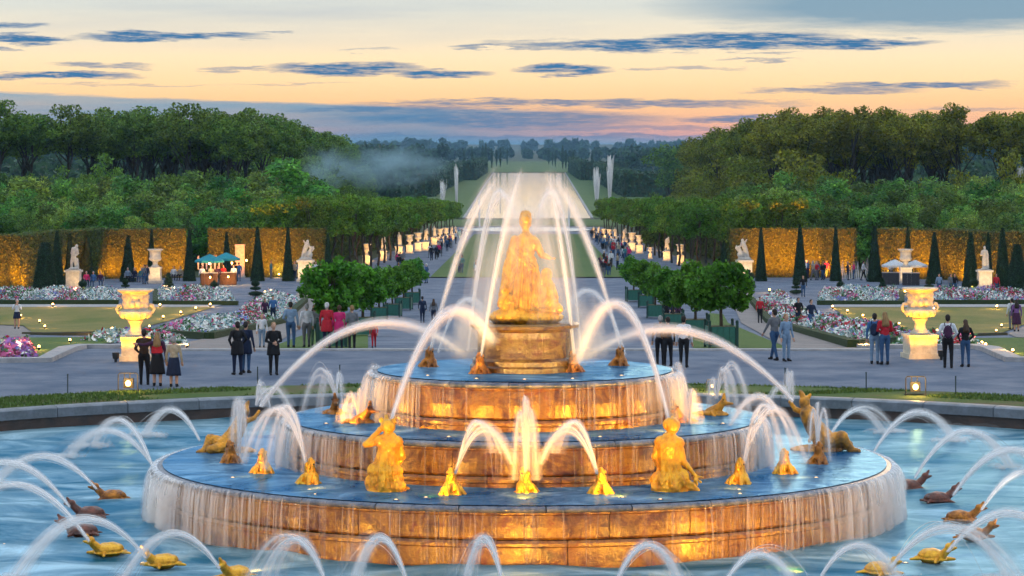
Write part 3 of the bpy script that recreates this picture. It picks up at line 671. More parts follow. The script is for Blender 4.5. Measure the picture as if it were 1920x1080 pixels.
man_r = [E((0, 0, .05), (.40, .38, .09)), E((-.02, -.02, .26), (.38, .36, .26)), E((.12, -.05, .30), (.28, .32, .24)), C((0, 0, .38), .28, (-.02, 0, .7), .235), C((-.03, 0, .68), .23, (-.03, 0, .96), .245), C((-.18, 0, 1.04), .14, (.16, 0, 1.02), .14), C((-.03, 0, .95), .22, (-.01, 0, 1.08), .18),
         C((.0, 0, 1.12), .085, (.03, .02, 1.24), .085), E((.05, .04, 1.36), (.15, .16, .17)), E((.03, .05, 1.46), (.13, .13, .08)), E((.14, .06, 1.38), (.08, .08, .10)), E((-.08, .02, 1.40), (.07, .08, .10)), C((.08, .1, 1.42), .05, (.06, .22, 1.52), .035),
         C((.18, 0, 1.0), .09, (.26, -.04, .66), .08), C((.26, -.04, .66), .075, (.52, -.06, .36), .055), C((.52, -.06, .36), .04, (.68, -.08, .34), .022), C((.52, -.06, .33), .035, (.62, -.14, .25), .02), C((.5, -.1, .30), .035, (.55, -.16, .18), .025),
         C((-.20, 0, 1.02), .09, (-.30, .04, .74), .08), C((-.30, .04, .74), .075, (-.2, .2, .5), .06), C((.15, .05, .2), .16, (.42, .0, .14), .12), C((.42, 0, .14), .09, (.55, -.06, .06), .06), C((-.2, -.1, .15), .2, (.05, -.25, .18), .18)]
me_mr = blob('gilded_man', man_r, .0115, 1, disp=folds(10, .024, (0, 0), .1, .65, 5))
pl = P(725, 925, .50); pr = P(1256, 925, .50)
STL, STR = pl.copy(), pr.copy()
YEL = mat('gilding_bright', (1.0, .52, .02), .30, (.66, .25, .01), scale=6, bump=.3, bscale=22, metal=.35, spec=.6)
tag(obj('statue', me_ml, YEL, None, loc=pl, rot=(0, 0, .15)), 'yellow gilded figure shading its face with a raised arm on the lowest tier', 'statue', 'gilded figures on the lowest tier')
tag(obj('statue', me_mr, YEL, None, loc=pr), 'yellow gilded seated figure resting one arm down on the lowest tier', 'statue', 'gilded figures on the lowest tier')
# reclining frog-men at the two sides of the lowest tier
rec = [E((0, 0, .08), (.62, .36, .12)), E((.28, 0, .26), (.32, .26, .24)), C((.2, 0, .3), .26, (-.05, 0, .62), .22), C((-.05, 0, .62), .22, (-.18, .02, .9), .20), C((-.2, .02, .95), .1, (-.24, .04, 1.06), .09), E((-.27, .05, 1.16), (.13, .14, .16)), C((-.28, .05, 1.22), .09, (-.36, .05, 1.40), .05), C((-.22, .08, 1.22), .06, (-.14, .1, 1.34), .035),
       C((-.1, -.14, .86), .09, (.08, -.3, .58), .075), C((.08, -.3, .58), .07, (-.10, -.36, .32), .055), C((-.26, .18, .9), .08, (-.50, .2, .98), .07), C((-.5, .2, .98), .06, (-.62, .2, 1.16), .045), C((.3, -.1, .28), .2, (.62, -.2, .42), .14), C((.62, -.2, .42), .13, (.80, -.1, .12), .09), C((.3, .15, .22), .18, (.72, .2, .18), .12), C((.8, -.1, .12), .08, (.98, -.12, .08), .05)]
me_rec = blob('reclining_figure', rec, .018, 3, disp=folds(9, .010, (.1, 0), .0, .6, 4))
GM = mat('gilding_patchy', (.95, .40, .02), .4, (.22, .11, .04), scale=3, bump=.5, bscale=20, metal=.3, spec=.5)
tag(obj('statue', me_rec, GM, None, loc=P(440, 852, .5), rot=(0, 0, R(200)), scale=.85), 'patchy gilt figure half hidden by water columns on the lowest tier', 'statue', 'gilded figures on the lowest tier')
tag(obj('statue', me_rec, GM, None, loc=P(1530, 850, .5), rot=(0, 0, R(-12)), scale=1.0), 'tall frog-headed gilt figure leaning back on the lowest tier rim', 'statue', 'gilded figures on the lowest tier')
# ---- frogs, lizards and turtles
frog = [E((0, 0, .05), (.24, .22, .07)), E((0, .02, .16), (.17, .17, .15)), C((0, 0, .2), .135, (0, .02, .36), .095), C((-.14, -.04, .12), .085, (-.23, -.12, .03), .05), C((.14, -.04, .12), .085, (.23, -.12, .03), .05), C((-.08, -.13, .2), .05, (-.12, -.24, .03), .04), C((.08, -.13, .2), .05, (.12, -.24, .03), .04), C((-.23, -.12, .03), .04, (-.26, -.2, .02), .03), C((.23, -.12, .03), .04, (.26, -.2, .02), .03),
        C((0, .02, .34), .105, (-.01, .05, .50), .055), C((.0, -.04, .33), .085, (.0, -.11, .44), .040), E((-.06, .05, .46), (.035, .035, .04)), E((.06, .05, .46), (.035, .035, .04)), E((-.075, .02, .41), (.03, .03, .035)), E((.075, .03, .41), (.03, .03, .035)), E((0, .1, .12), (.12, .1, .08))]
me_frog = blob('frog', frog, .0125, 2, disp=lambda c: .009 * np.sin(60 * c[:, 0] + 20 * c[:, 2]) * np.sin(55 * c[:, 1] - 40 * c[:, 2]))
liz = [E((0, 0, .06), (.20, .34, .09)), C((0, .1, .10), .10, (0, -.10, .20), .10), C((0, -.10, .18), .10, (0, -.22, .34), .07), C((0, -.22, .34), .065, (-.02, -.24, .50), .03), C((0, -.24, .30), .055, (0, -.42, .30), .025), C((-.12, .0, .1), .06, (-.28, -.10, .03), .035), C((.12, .0, .1), .06, (.28, -.10, .03), .035), C((-.1, .25, .08), .06, (-.26, .3, .03), .035), C((.1, .25, .08), .06, (.26, .3, .03), .035), C((0, .3, .07), .06, (.06, .6, .04), .02), E((-.06, -.22, .37), (.03, .03, .03)), E((.06, -.22, .37), (.03, .03, .03))]
me_liz = blob('lizard', liz, .0125, 2)
tur = [E((0, .08, .08), (.29, .40, .20)), E((0, .08, .02), (.31, .44, .07)), C((0, -.22, .12), .12, (0, -.40, .28), .10), E((0, -.46, .36), (.10, .12, .11)), C((0, -.50, .40), .065, (0, -.58, .52), .035), C((0, -.52, .32), .06, (0, -.66, .36), .03), C((-.2, -.2, .02), .07, (-.42, -.32, .0), .035), C((.2, -.2, .02), .07, (.42, -.32, .0), .035), C((-.2, .35, .02), .06, (-.36, .48, .0), .03), C((.2, .35, .02), .06, (.36, .48, .0), .03), C((0, .46, .03), .04, (0, .6, .02), .015)]
me_tur = blob('turtle', tur, .014, 2, disp=lambda c: .010 * np.sin(22 * c[:, 0]) * np.sin(19 * c[:, 1]) * (c[:, 2] > .06))
EYE = mat('dark_eye', (.02, .015, .01), .2)
me_eye = pmesh('eye', *_ell((0, 0, 0), (.018, .018, .018), n=8, m=6), smooth=True)
ORD = ['first', 'second', 'third', 'fourth', 'fifth', 'sixth', 'seventh', 'eighth', 'ninth', 'tenth', 'eleventh', 'twelfth', 'thirteenth', 'fourteenth', 'fifteenth', 'sixteenth', 'seventeenth', 'eighteenth', 'nineteenth', 'twentieth'] + ['twenty-' + q for q in ('first', 'second', 'third', 'fourth', 'fifth', 'sixth', 'seventh', 'eighth', 'ninth')] + ['thirtieth'] + ['thirty-' + q for q in ('first', 'second', 'third', 'fourth', 'fifth', 'sixth', 'seventh', 'eighth', 'ninth')] + ['fortieth'] + ['forty-' + q for q in ('first', 'second', 'third', 'fourth', 'fifth')]
EYES = {'frog': [(-.085, -.005, .425), (.085, .005, .425)], 'lizard': [(-.075, -.235, .385), (.075, -.235, .385)], 'turtle': [(-.06, -.53, .33), (.06, -.53, .33)]}
def creature(kind, me, m, loc, rz, label, group, s=1.0):
    r = empty(kind, loc, rz, label, kind, group); r.scale = (s, s, s)
    key = me.name + m.name
    if key not in MATS:
        q = me.copy(); q.materials.clear(); q.materials.append(m); MATS[key] = q
    obj('body', MATS[key], None, r)
    for e in EYES[kind]: obj('eye', me_eye, EYE, r, loc=e)
    return r
t3 = [((805, 692), 'on the left edge of the top tier'), ((900, 705), 'left of the round pedestal on the top tier'), ((1075, 702), 'right of the round pedestal on the top tier'), ((1162, 690), 'on the right edge of the top tier')]
FROG_MOUTH = {}
for i, ((x, y), d) in enumerate(t3):
    p = P(x, y, 2.50); creature('frog', me_frog, GILT_D, p, random.uniform(-.5, .5), 'upright gilt frog spouting water ' + d, 'frogs on the fountain', .95); FROG_MOUTH['t3_%d' % i] = p + Vector((.02, 0, .42))
t2 = [('lizard', (627, 780), GILT_D, R(10), 'dark brown lizard spouting on the left side of the middle tier'), ('lizard', (677, 797), GILT_D, R(60), 'squat dark lizard under the upper rim at the left of the middle tier'),
      ('lizard', (822, 808), GILT, R(60), 'gilt lizard with gaping mouth, front left of the middle tier'), ('lizard', (1152, 808), GILT, R(-60), 'gilt lizard with gaping mouth, front right of the middle tier'),
      ('lizard', (1338, 782), GM, R(70), 'patchy gilt lizard spouting on the right side of the middle tier'), ('lizard', (1275, 795), GILT_D, R(-30), 'dark lizard behind a water column, right side of the middle tier')]
for k, (x, y), m, rz, lb in t2:
    creature(k, me_liz, m, P(x, y, 1.45), rz, lb, 'lizards on the fountain', 1.05)
t1 = [(432, 872, GILT_D, 'behind the water columns at the left end'), (492, 892, GILT, 'low frog second from the left end'), (581, 911, GILT, 'third from the left end'), (847, 931, GILT, 'just left of the centre spout'), (985, 929, GILT, 'dead centre under the tall spout'),
      (1127, 931, GILT, 'just right of the centre spout'), (1387, 911, GILT, 'right of the seated figure'), (1471, 892, GILT, 'small frog second from the right end'), (1535, 875, GILT_D, 'under three upright jets at the right end')]
for x, y, m, d in t1:
    creature('frog', me_frog, m, P(x, y, .50), random.uniform(-.6, .6), 'gilt frog on the lowest tier, ' + d, 'frogs on the fountain', 1.06 if m is GILT else 1.0)
tp = [(208, 938, GILT_D, 1, 'dark brown turtle in the pool at the far left'), (165, 970, LEADRED, 1, 'half-submerged dark turtle behind a jet at the left'), (200, 1040, GILT, 1, 'gilt turtle with raised head at the left of the pool'),
      (302, 1062, GILT, 1, 'gilt turtle swimming below the left waterfall'), (440, 1085, GILT, 1, 'gilt turtle at the bottom edge left of the fountain'), (150, 1003, LEADRED, 1, 'dim turtle sunk between two jets at the left'),
      (1708, 918, LEADRED, -1, 'small dark turtle close to the right waterfall'), (1762, 942, LEADRED, -1, 'dark red turtle in the pool, right of the waterfall'), (1805, 978, GILT_D, -1, 'large brown turtle in the pool at the right'),
      (1752, 1052, GILT, -1, 'gilt turtle with raised head at the right of the pool'), (1652, 1078, GILT, -1, 'gilt turtle at the bottom edge right of the fountain'), (1830, 1010, GILT_D, -1, 'worn gilt turtle behind a jet at the far right')]
for x, y, m, s, lb in tp:
    p = P(x, y, ZW); dv = Vector((p.x - FC.x, p.y - FC.y, 0)).normalized(); rz = math.atan2(dv.y, dv.x) + math.pi / 2 + random.uniform(-.2, .2)
    creature('turtle', me_tur, m, p + Vector((0, 0, .03)), rz, lb, 'turtles in the pool', .78)
# ================================================================ WATER JETS
def jet(label, src, dst, apex, n=34, sp=.10, r=.010, k=26, asp=.08, t1=1.0, s0=.015, mist=3, mr=.06, fans=None, group='water jets of the fountain', core=12, fall=.8):
    src = Vector(src); dl = fans if fans else [(Vector(dst), apex)]
    P_ = []; Rr = []; Fd = []
    t = np.linspace(0, t1, k)
    for d, ap in dl:
        d = Vector(d); nc = 4 if len(dl) == 1 else 2
        for i in range(nc + 5):
            thread = i >= nc; q = .75 if thread else .5
            s = np.array(src) + rng.normal(0, s0 * .7, 3)
            e = np.array(d) + rng.normal(0, sp * q, 3) * np.array([1, 1, .3]); A = max(ap + rng.normal(-.02, asp * q), max(s[2], e[2]) + .02)
            a, b = A - s[2], A - e[2]; sq = math.sqrt(a) + math.sqrt(b); g = 2 * sq * sq; vz = 2 * sq * math.sqrt(a)
            xyz = s[None, :] + (e - s)[None, :] * t[:, None]; xyz[:, 2] = s[2] + vz * t - g / 2 * t * t
            f = (1.0 - fall * (t / max(t)) ** 1.25) * rng.uniform(.75, 1)
            if thread: P_.append(xyz); Rr.append(r * (.35 + .4 * t)); Fd.append(.55 * f * (1 - .5 * t))
            else:
                wd = 1.25 * r * (.75 + 2.3 * t / max(t)) * rng.uniform(.8, 1.25)
                for m_, al in ((.55, .40), (1.2, .20), (2.5, .09)): P_.append(xyz); Rr.append(wd * m_); Fd.append(al * f)
    o = strands('water_jet', P_, Rr, Fd, S_JET, sides=6)
    tag(o, label, 'water jet', group)
    if mist:
        P2 = []; R2 = []; F2 = []
        for d, ap in dl:
            d = Vector(d)
            for i in range(mist):
                s = np.array(src) + rng.normal(0, s0, 3); e = np.array(d) + rng.normal(0, sp * 1.2, 3) * np.array([1, 1, .3]); A = max(ap + rng.normal(-.03, asp), max(s[2], e[2]) + .02)
                a, b = A - s[2], A - e[2]; sq = math.sqrt(a) + math.sqrt(b); g = 2 * sq * sq; vz = 2 * sq * math.sqrt(a)
                xyz = s[None, :] + (e - s)[None, :] * t[:, None]; xyz[:, 2] = s[2] + vz * t - g / 2 * t * t
                P2.append(xyz); R2.append(mr * (.25 + 1.5 * t) * rng.uniform(.6, 1.4)); F2.append(np.clip(t * 3, .2, 1) * (1 - (1 - .5 * (t1 >= 1)) * t / max(t)))
        m2 = strands('spray', P2, R2, F2, S_MIST, o, sides=8)
    return o
yc = FC.y
# four tall jets that cross over the statue
TOP = FC + Vector((0, 0, 0))
for i, (apx, apy, t_, nm) in enumerate(((1010, 300, .66, 'outer left'), (1040, 250, .56, 'inner left'), (990, 270, .60, 'inner right'), (960, 300, .67, 'outer right'))):
    e = D(apx, apy, yc - .15); jet('tall white jet rising over the statue, ' + nm + ' of four', FROG_MOUTH['t3_%d' % i], e, e.z + .01, n=70, sp=.13, r=.014, asp=.09, s0=.02, mist=5, mr=.12, fall=1.0, core=16, t1=t_)
# soft water falling back round the statue
for i, (px, hw) in enumerate(((956, .22), (1010, .22), (985, .3))):
    P_ = []; R_ = []; F_ = []; t = np.linspace(0, 1, 14)
    for k in range(34):
        x0 = FC.x + (px - 984) / 84 + rng.normal(0, hw * .7); y0 = yc + rng.normal(0, .35) - .1; dx = rng.normal(0, .35); z0 = rng.uniform(5.9, 6.75)
        P_.append(np.stack([x0 + dx * t, y0 + rng.normal(0, .2) * t, z0 - (z0 - 3.7) * t ** 1.7], -1)); R_.append((.05 + .07 * t) * rng.uniform(.7, 1.6)); F_.append(.55 * np.sin(np.pi * np.clip(t * .9 + .06, 0, 1)))
    tag(strands('falling_spray', P_, R_, F_, S_MIST, sides=8), ('soft spray falling left of the statue', 'soft spray falling right of the statue', 'soft spray veil falling round the statue')[i], 'spray', 'spray round the statue')
for sx, tx in ((-1, -.2), (1, .25)):
    jet('faint white jet rising behind the statue, ' + ('left' if sx < 0 else 'right') + ' one', (FC.x + sx * 1.3, yc + 1.6, 2.85), (FC.x + tx, yc + .3, 5.6), 6.55, n=26, sp=.14, r=.011, mist=4, mr=.12)
for i, (px, hw, z1, nm) in enumerate(((925, .35, 3.0, 'left'), (1045, .35, 3.0, 'right'), (880, .35, 2.7, 'far left'), (1092, .35, 2.7, 'far right'))):
    P_ = []; R_ = []; F_ = []; t = np.linspace(0, 1, 12)
    for k in range(34):
        x0 = FC.x + (px - 984) / 84 + rng.normal(0, hw * .6); y0 = yc + rng.normal(0, .5); z0 = rng.uniform(4.2, 6.0) if i < 2 else rng.uniform(3.2, 4.3)
        P_.append(np.stack([x0 + rng.normal(0, .25) * t, y0 + rng.normal(0, .3) * t, z0 - (z0 - z1) * t ** 1.5], -1)); R_.append((.09 + .10 * t) * rng.uniform(.7, 1.5)); F_.append(.55 * np.sin(np.pi * np.clip(t * .94 + .03, 0, 1)))
    tag(strands('drifting_spray', P_, R_, F_, S_MIST, sides=10), 'soft white spray drifting down ' + nm + ' of the pedestal statue', 'spray', 'spray round the statue')
# jets of the kneeling figures and of the sides, falling on the pedestal tier
jet('long jet from the left gilded figure arching up to the pedestal', pl + Vector((.08, .2, 1.48)), D(925, 640, 60.5), CZ - (578 - YH) * 59.5 / F, n=54, sp=.10, r=.021, asp=.05, s0=.018, mr=.08)
jet('long jet from the right gilded figure arching up to the pedestal', pr + Vector((-.02, .2, 1.50)), D(1085, 680, 60.6), CZ - (562 - YH) * 59.5 / F, n=54, sp=.10, r=.021, asp=.05, s0=.018, mr=.08)
jet('wide flat jet from the left side curving over to the pedestal', D(487, 762, 61.5), D(868, 665, 61.8), CZ - (603 - YH) * 61.8 / F, n=54, sp=.10, r=.021, asp=.04, s0=.02, k=32, mr=.07)
jet('wide flat jet from the right side curving over to the pedestal', D(1487, 752, 61.0), D(1095, 672, 61.8), CZ - (614 - YH) * 61.8 / F, n=54, sp=.10, r=.021, asp=.04, s0=.02, k=32, mr=.07)
jet('pale jet behind the pedestal, arching in from the left', D(822, 660, 66), D(925, 610, 63.5), CZ - (560 - YH) * 64.5 / F, n=30, sp=.12, r=.012, mr=.09)
jet('pale jet behind the pedestal, arching in from the right', D(1172, 665, 66), D(1058, 590, 63.5), CZ - (545 - YH) * 64.5 / F, n=30, sp=.12, r=.012, mr=.09)
# middle tier
def fan(label, src, ends, **k): return jet(label, src, None, None, fans=ends, **k)
def Z(y, Y): return CZ - (y - YH) * Y / F
q = P(822, 808, 1.45); jet('low jet from the front left lizard of the middle tier', q + Vector((.1, -.15, .36)), D(938, 812, q.y - .3), Z(742, q.y), n=46, sp=.05, r=.012, asp=.04)
q = P(1152, 808, 1.45); jet('low jet from the front right lizard of the middle tier', q + Vector((-.1, -.15, .36)), D(1040, 815, q.y - .3), Z(754, q.y), n=46, sp=.05, r=.012, asp=.04)
q = P(627, 780, 1.45); Yq = q.y; fan('foaming jet curling left from the left lizard of the middle tier', D(630, 748, Yq), [(D(566, 775, Yq), Z(692, Yq)), (D(596, 785, Yq), Z(700, Yq)), (D(640, 760, Yq + 1), Z(705, Yq))], n=80, sp=.06, r=.012)
q = P(677, 797, 1.45); Yq = q.y; fan('small foaming jet by the squat lizard of the middle tier', D(672, 782, Yq), [(D(643, 798, Yq), Z(738, Yq)), (D(655, 800, Yq), Z(742, Yq)), (D(679, 795, Yq), Z(732, Yq))], n=60, sp=.05, r=.012)
q = P(1338, 782, 1.45); Yq = q.y; fan('many-armed jet from the right lizard of the middle tier', D(1343, 748, Yq), [(D(1405, 785, Yq), Z(684, Yq)), (D(1385, 785, Yq), Z(690, Yq)), (D(1368, 785, Yq), Z(694, Yq)), (D(1330, 770, Yq), Z(708, Yq))], n=110, sp=.06, r=.012)
q = P(1290, 800, 1.45); Yq = q.y; fan('stubby white water column on the right of the middle tier', D(1294, 798, Yq), [(D(1284, 800, Yq), Z(735, Yq)), (D(1306, 800, Yq), Z(736, Yq)), (D(1295, 795, Yq), Z(733, Yq))], n=36, sp=.05, r=.012, mist=3, mr=.07, core=8)
fan('round white gush at the left rim of the top tier', D(712, 745, 62.3), [(D(688, 760, 62.3), Z(686, 62.3)), (D(699, 760, 62.3), Z(688, 62.3))], n=80, sp=.05, r=.012, mist=3, mr=.07)
fan('round white gush at the right rim of the top tier', D(1262, 745, 62.3), [(D(1284, 760, 62.3), Z(683, 62.3)), (D(1272, 760, 62.3), Z(684, 62.3))], n=90, sp=.05, r=.012, mist=3, mr=.07)
# lowest tier
q = P(847, 931, .5); Yq = q.y; fan('fanned jet leaping right from the frog left of the centre', q + Vector((.08, 0, .46)), [(D(938, 850, Yq), Z(790, Yq)), (D(955, 860, Yq), Z(798, Yq)), (D(925, 850, Yq), Z(788, Yq)), (D(960, 870, Yq), Z(806, Yq))], n=84, sp=.04, r=.010, asp=.02, core=16)
q = P(1127, 931, .5); Yq = q.y; fan('fanned jet leaping left from the frog right of the centre', q + Vector((-.08, 0, .46)), [(D(1034, 850, Yq), Z(790, Yq)), (D(1018, 860, Yq), Z(798, Yq)), (D(1046, 850, Yq), Z(788, Yq)), (D(1014, 870, Yq), Z(806, Yq))], n=84, sp=.04, r=.010, asp=.02, core=16)
q = P(985, 929, .5); Yq = q.y; fan('tall upright white spout in the centre of the lowest tier', q + Vector((0, 0, .45)), [(D(985, 900, Yq), Z(742, Yq)), (D(966, 900, Yq), Z(772, Yq)), (D(1006, 900, Yq), Z(775, Yq)), (D(992, 900, Yq), Z(755, Yq))], n=40, sp=.06, r=.012, mist=3, mr=.07, core=9)
q = P(581, 911, .5); Yq = q.y; fan('fanned jet leaping left from the third frog of the lowest tier', q + Vector((-.08, 0, .45)), [(D(478, 850, Yq + .6), Z(765, Yq)), (D(455, 870, Yq + .6), Z(768, Yq)), (D(498, 880, Yq + .6), Z(762, Yq)), (D(520, 880, Yq + .6), Z(770, Yq))], n=96, sp=.05, r=.011, asp=.03, core=16)
q = P(1387, 911, .5); Yq = q.y; fan('fanned jet leaping right from the frog beside the seated figure', q + Vector((.08, 0, .45)), [(D(1490, 850, Yq + .6), Z(764, Yq)), (D(1512, 870, Yq + .6), Z(768, Yq)), (D(1470, 870, Yq + .6), Z(760, Yq)), (D(1450, 880, Yq + .6), Z(770, Yq))], n=96, sp=.05, r=.011, asp=.03, core=16)
q = P(442, 870, .5); Yq = q.y; fan('cluster of white water columns at the left end of the lowest tier', D(450, 862, Yq), [(D(434, 868, Yq), Z(750, Yq)), (D(446, 868, Yq), Z(746, Yq)), (D(462, 868, Yq), Z(752, Yq))], n=36, sp=.05, r=.011, core=8)
q = P(1533, 872, .5); Yq = q.y; fan('three thin upright jets at the right end of the lowest tier', D(1533, 852, Yq), [(D(1515, 870, Yq), Z(766, Yq)), (D(1533, 870, Yq), Z(754, Yq)), (D(1556, 868, Yq), Z(764, Yq))], n=60, sp=.02, r=.010, asp=.02)
fan('small white spurt behind the left gilt figure', D(480, 760, 63), [(D(492, 762, 63), Z(715, 63)), (D(505, 765, 63), Z(722, 63)), (D(545, 765, 63), Z(728, 63))], n=60, sp=.03, r=.011)
fan('small white spurt behind the right gilt figure', D(1480, 745, 63), [(D(1474, 748, 63), Z(698, 63)), (D(1486, 748, 63), Z(699, 63)), (D(1440, 760, 63), Z(722, 63))], n=60, sp=.03, r=.011)
jet('soft curl of water behind the right frogs of the lowest tier', D(1475, 800, 60), D(1372, 800, 60), Z(742, 60), n=50, sp=.06, r=.013)
# pool: outward jets of the turtles and the ring at the bottom edge
def pj(label, x0, y0, x1, y1, ay, z0=ZW + .35, n=60, **k):
    s = P(x0, y0, z0); e = P(x1, y1, ZW); o = jet(label, s, e, Z(ay, (s.y + e.y) / 2), n=n, sp=k.pop('sp', .22), r=.015, asp=.07, fall=.62, group='turtle jets in the pool', **k)
    P_ = []; R_ = []; F_ = []; t = np.linspace(0, 1, 6)
    for _ in range(26):                                   # splash where the jet lands
        c = np.array(e) + rng.normal(0, .22, 3) * np.array([1, 1, 0]); h = rng.uniform(.02, .09); d = rng.normal(0, .25, 2)
        P_.append(np.stack([c[0] + d[0] * t, c[1] + d[1] * t, ZW + .02 + h * 4 * t * (1 - t)], -1)); R_.append(np.full(6, rng.uniform(.02, .06))); F_.append(np.full(6, rng.uniform(.05, .22)))
    strands('splash', P_, R_, F_, S_JET, o); return o
pj('jet streaming left from the far left brown turtle', 180, 916, -20, 905, 852)
pj('jet streaming left from the half-submerged turtle', 130, 950, -90, 930, 868)
pj('broad jet streaming out of the left gilt turtle', 167, 1014, -90, 985, 905, n=90)
pj('jet bending left from the gilt turtle under the left waterfall', 272, 1045, 20, 1090, 972, n=80)
pj('bright jet bending left from the bottom edge turtle', 412, 1066, 225, 1095, 998, n=80)
pj('arched jet at the bottom edge, leftmost below the brown wall', 612, 1095, 478, 1110, 1006, n=80)
pj('arched jet at the bottom edge, second below the brown wall', 768, 1105, 650, 1120, 1006, n=80)
pj('arched jet at the bottom edge, middle below the brown wall', 945, 1108, 868, 1120, 1010, n=80, sp=.12)
pj('arched jet at the bottom edge, right of the middle', 1150, 1105, 1290, 1120, 1018, n=80)
pj('arched jet at the bottom edge under the right rim', 1355, 1100, 1500, 1115, 1033, n=80)
pj('arched jet near the lower right corner', 1540, 1080, 1690, 1095, 1020, n=80)
pj('jet streaming right from the small dark turtle', 1716, 896, 1900, 880, 806)
pj('jet streaming right from the red turtle', 1788, 928, 1990, 905, 842)
pj('jet streaming right from the large brown turtle', 1840, 956, 2010, 950, 880)
pj('broad jet streaming right from the gilt turtle', 1776, 1034, 2010, 1040, 958, n=90)
pj('jet crossing the lower right corner', 1672, 1062, 1900, 1090, 985, n=80)
pj('thin jet beyond the left rim of the lowest tier', 292, 880, 120, 858, 806, n=40)
pj('round jet beyond the left rim, nearest the tiers', 374, 826, 272, 818, 767, n=40)
pj('pale jet beyond the left rim, widest', 290, 885, 175, 838, 786, n=34)
pj('round jet beyond the right rim, nearest the tiers', 1558, 815, 1660, 812, 766, n=40)
pj('thin jet beyond the right rim of the lowest tier', 1640, 846, 1790, 828, 772, n=40)
# ================================================================ VEGETATION
def leafcloud(pts, size, up=.3, nrm=None, jit=.5):        # rhombic leaves at pts
    n = len(pts); d = rng.normal(0, 1, (n, 3)) if nrm is None else nrm + rng.normal(0, jit, (n, 3))
    d[:, 2] += up; d /= np.linalg.norm(d, axis=1, keepdims=True) + 1e-9
    a = np.cross(d, rng.normal(0, 1, (n, 3))); a /= np.linalg.norm(a, axis=1, keepdims=True) + 1e-9; b = np.cross(d, a)
    s = (size * rng.uniform(.6, 1.35, n))[:, None]
    V = np.stack([pts - a * s * .62, pts - b * s * .36, pts + a * s * .62, pts + b * s * .36], 1).reshape(-1, 3)
    return V, np.arange(4 * n).reshape(-1, 4)
def crown_pts(clumps, per, shell=.55):                    # clumps (c, r(3)); leaves near the surface of each clump
    out = []
    for c, r in clumps:
        n = max(4, int(per * r[0] * r[2]))
        d = rng.normal(0, 1, (n, 3)); d /= np.linalg.norm(d, axis=1, keepdims=True); rad = 1 - shell * rng.random(n) ** 1.6
        out.append(np.array(c) + d * rad[:, None] * np.array(r))
    return np.concatenate(out)
def limb(p0, p1, r0, r1, n=6, wob=.12):
    p0 = Vector(p0); p1 = Vector(p1); pts = []; rd = []
    ln = (p1 - p0).length
    for i in range(5):
        t = i / 4; pts.append(p0.lerp(p1, t) + Vector((random.uniform(-1, 1), random.uniform(-1, 1), 0)) * wob * ln * .3 * (1 if 0 < i < 4 else 0)); rd.append(r0 + (r1 - r0) * t)
    return tube(pts, rd, n)
def tree_proto(name, m, h, bare, rx, nclump, cr, per, leaf, bark=BARK, shape='round', trunk_r=.25, sil=1.0):
    cl = []
    for i in range(nclump):
        for _ in range(30):
            u = rng.normal(0, 1, 3); u /= np.linalg.norm(u); rad = rng.random() ** .4
            x, y, zz = u * rad
            if shape == 'round': break
            if shape == 'vase' and zz > -.6: break
            if shape == 'box':
                x, y, zz = rng.uniform(-1, 1, 3); break
        hz = (h - bare) / 2; c = (x * rx * .85, y * rx * .85, bare + hz + zz * hz * .88); s = cr * rng.uniform(.65, 1.3)
        cl.append((c, (s, s, s * .8)))
    pts = crown_pts(cl, per / (cr * cr))
    me_c = qmesh(name + '_crown', *leafcloud(pts, leaf), mats=[m])
    parts = [limb((0, 0, -.3), (random.uniform(-.2, .2) * rx * .3, 0, bare + (h - bare) * .55), trunk_r, trunk_r * .35, 7)]
    for i in range(6):
        c = cl[rng.integers(len(cl))][0]; z0 = bare * .75 + random.random() * (h - bare) * .3; parts.append(limb((0, 0, z0), c, trunk_r * .45, trunk_r * .1, 5))
    me_t = pmesh(name + '_trunk', *join(parts), smooth=True); me_t.materials.append(bark)
    return me_t, me_c
def plant(name, proto, loc, rz, s, label, cat='tree', group=None, sz=None):
    r = empty(name, loc, rz, label, cat, group); r.scale = (s, s, sz or s)
    obj('trunk', proto[0], None, r); obj('crown', proto[1], None, r); return r
FOREST = [tree_proto('forest', L_FOREST, 21.5 + .7 * i, 13.2 + .5 * i, 5.4, 44, 1.25, 150, .40, BARK_D, trunk_r=.32) for i in range(3)]
FOREST_R = [tree_proto('forest_r', L_FOREST_R, 21.5 + .7 * i, 12.2 + .5 * i, 5.4, 44, 1.3, 150, .40, BARK_D, trunk_r=.32) for i in range(3)]
FOREST_LOW = [tree_proto('forest_low', L_FOREST, 13, 1.2, 4.2, 24, 1.6, 170, .44, BARK_D) for i in range(2)]
FOREST_LOW_R = [tree_proto('forest_low_r', L_FOREST_R, 13, 1.2, 4.2, 24, 1.6, 170, .44, BARK_D) for i in range(2)]
BUSH = [tree_proto('bush', L_BUSH, 8.4 + .5 * i, .4, 2.6 + .3 * i, 30 + 4 * i, .85, 120, .30, BARK_D, trunk_r=.12) for i in range(5)]
AVEN = [tree_proto('avenue', L_AVENUE, 8.4, 4.3, 2.5, 46, .75, 110, .27, BARK, shape='box', trunk_r=.17) for i in range(3)]
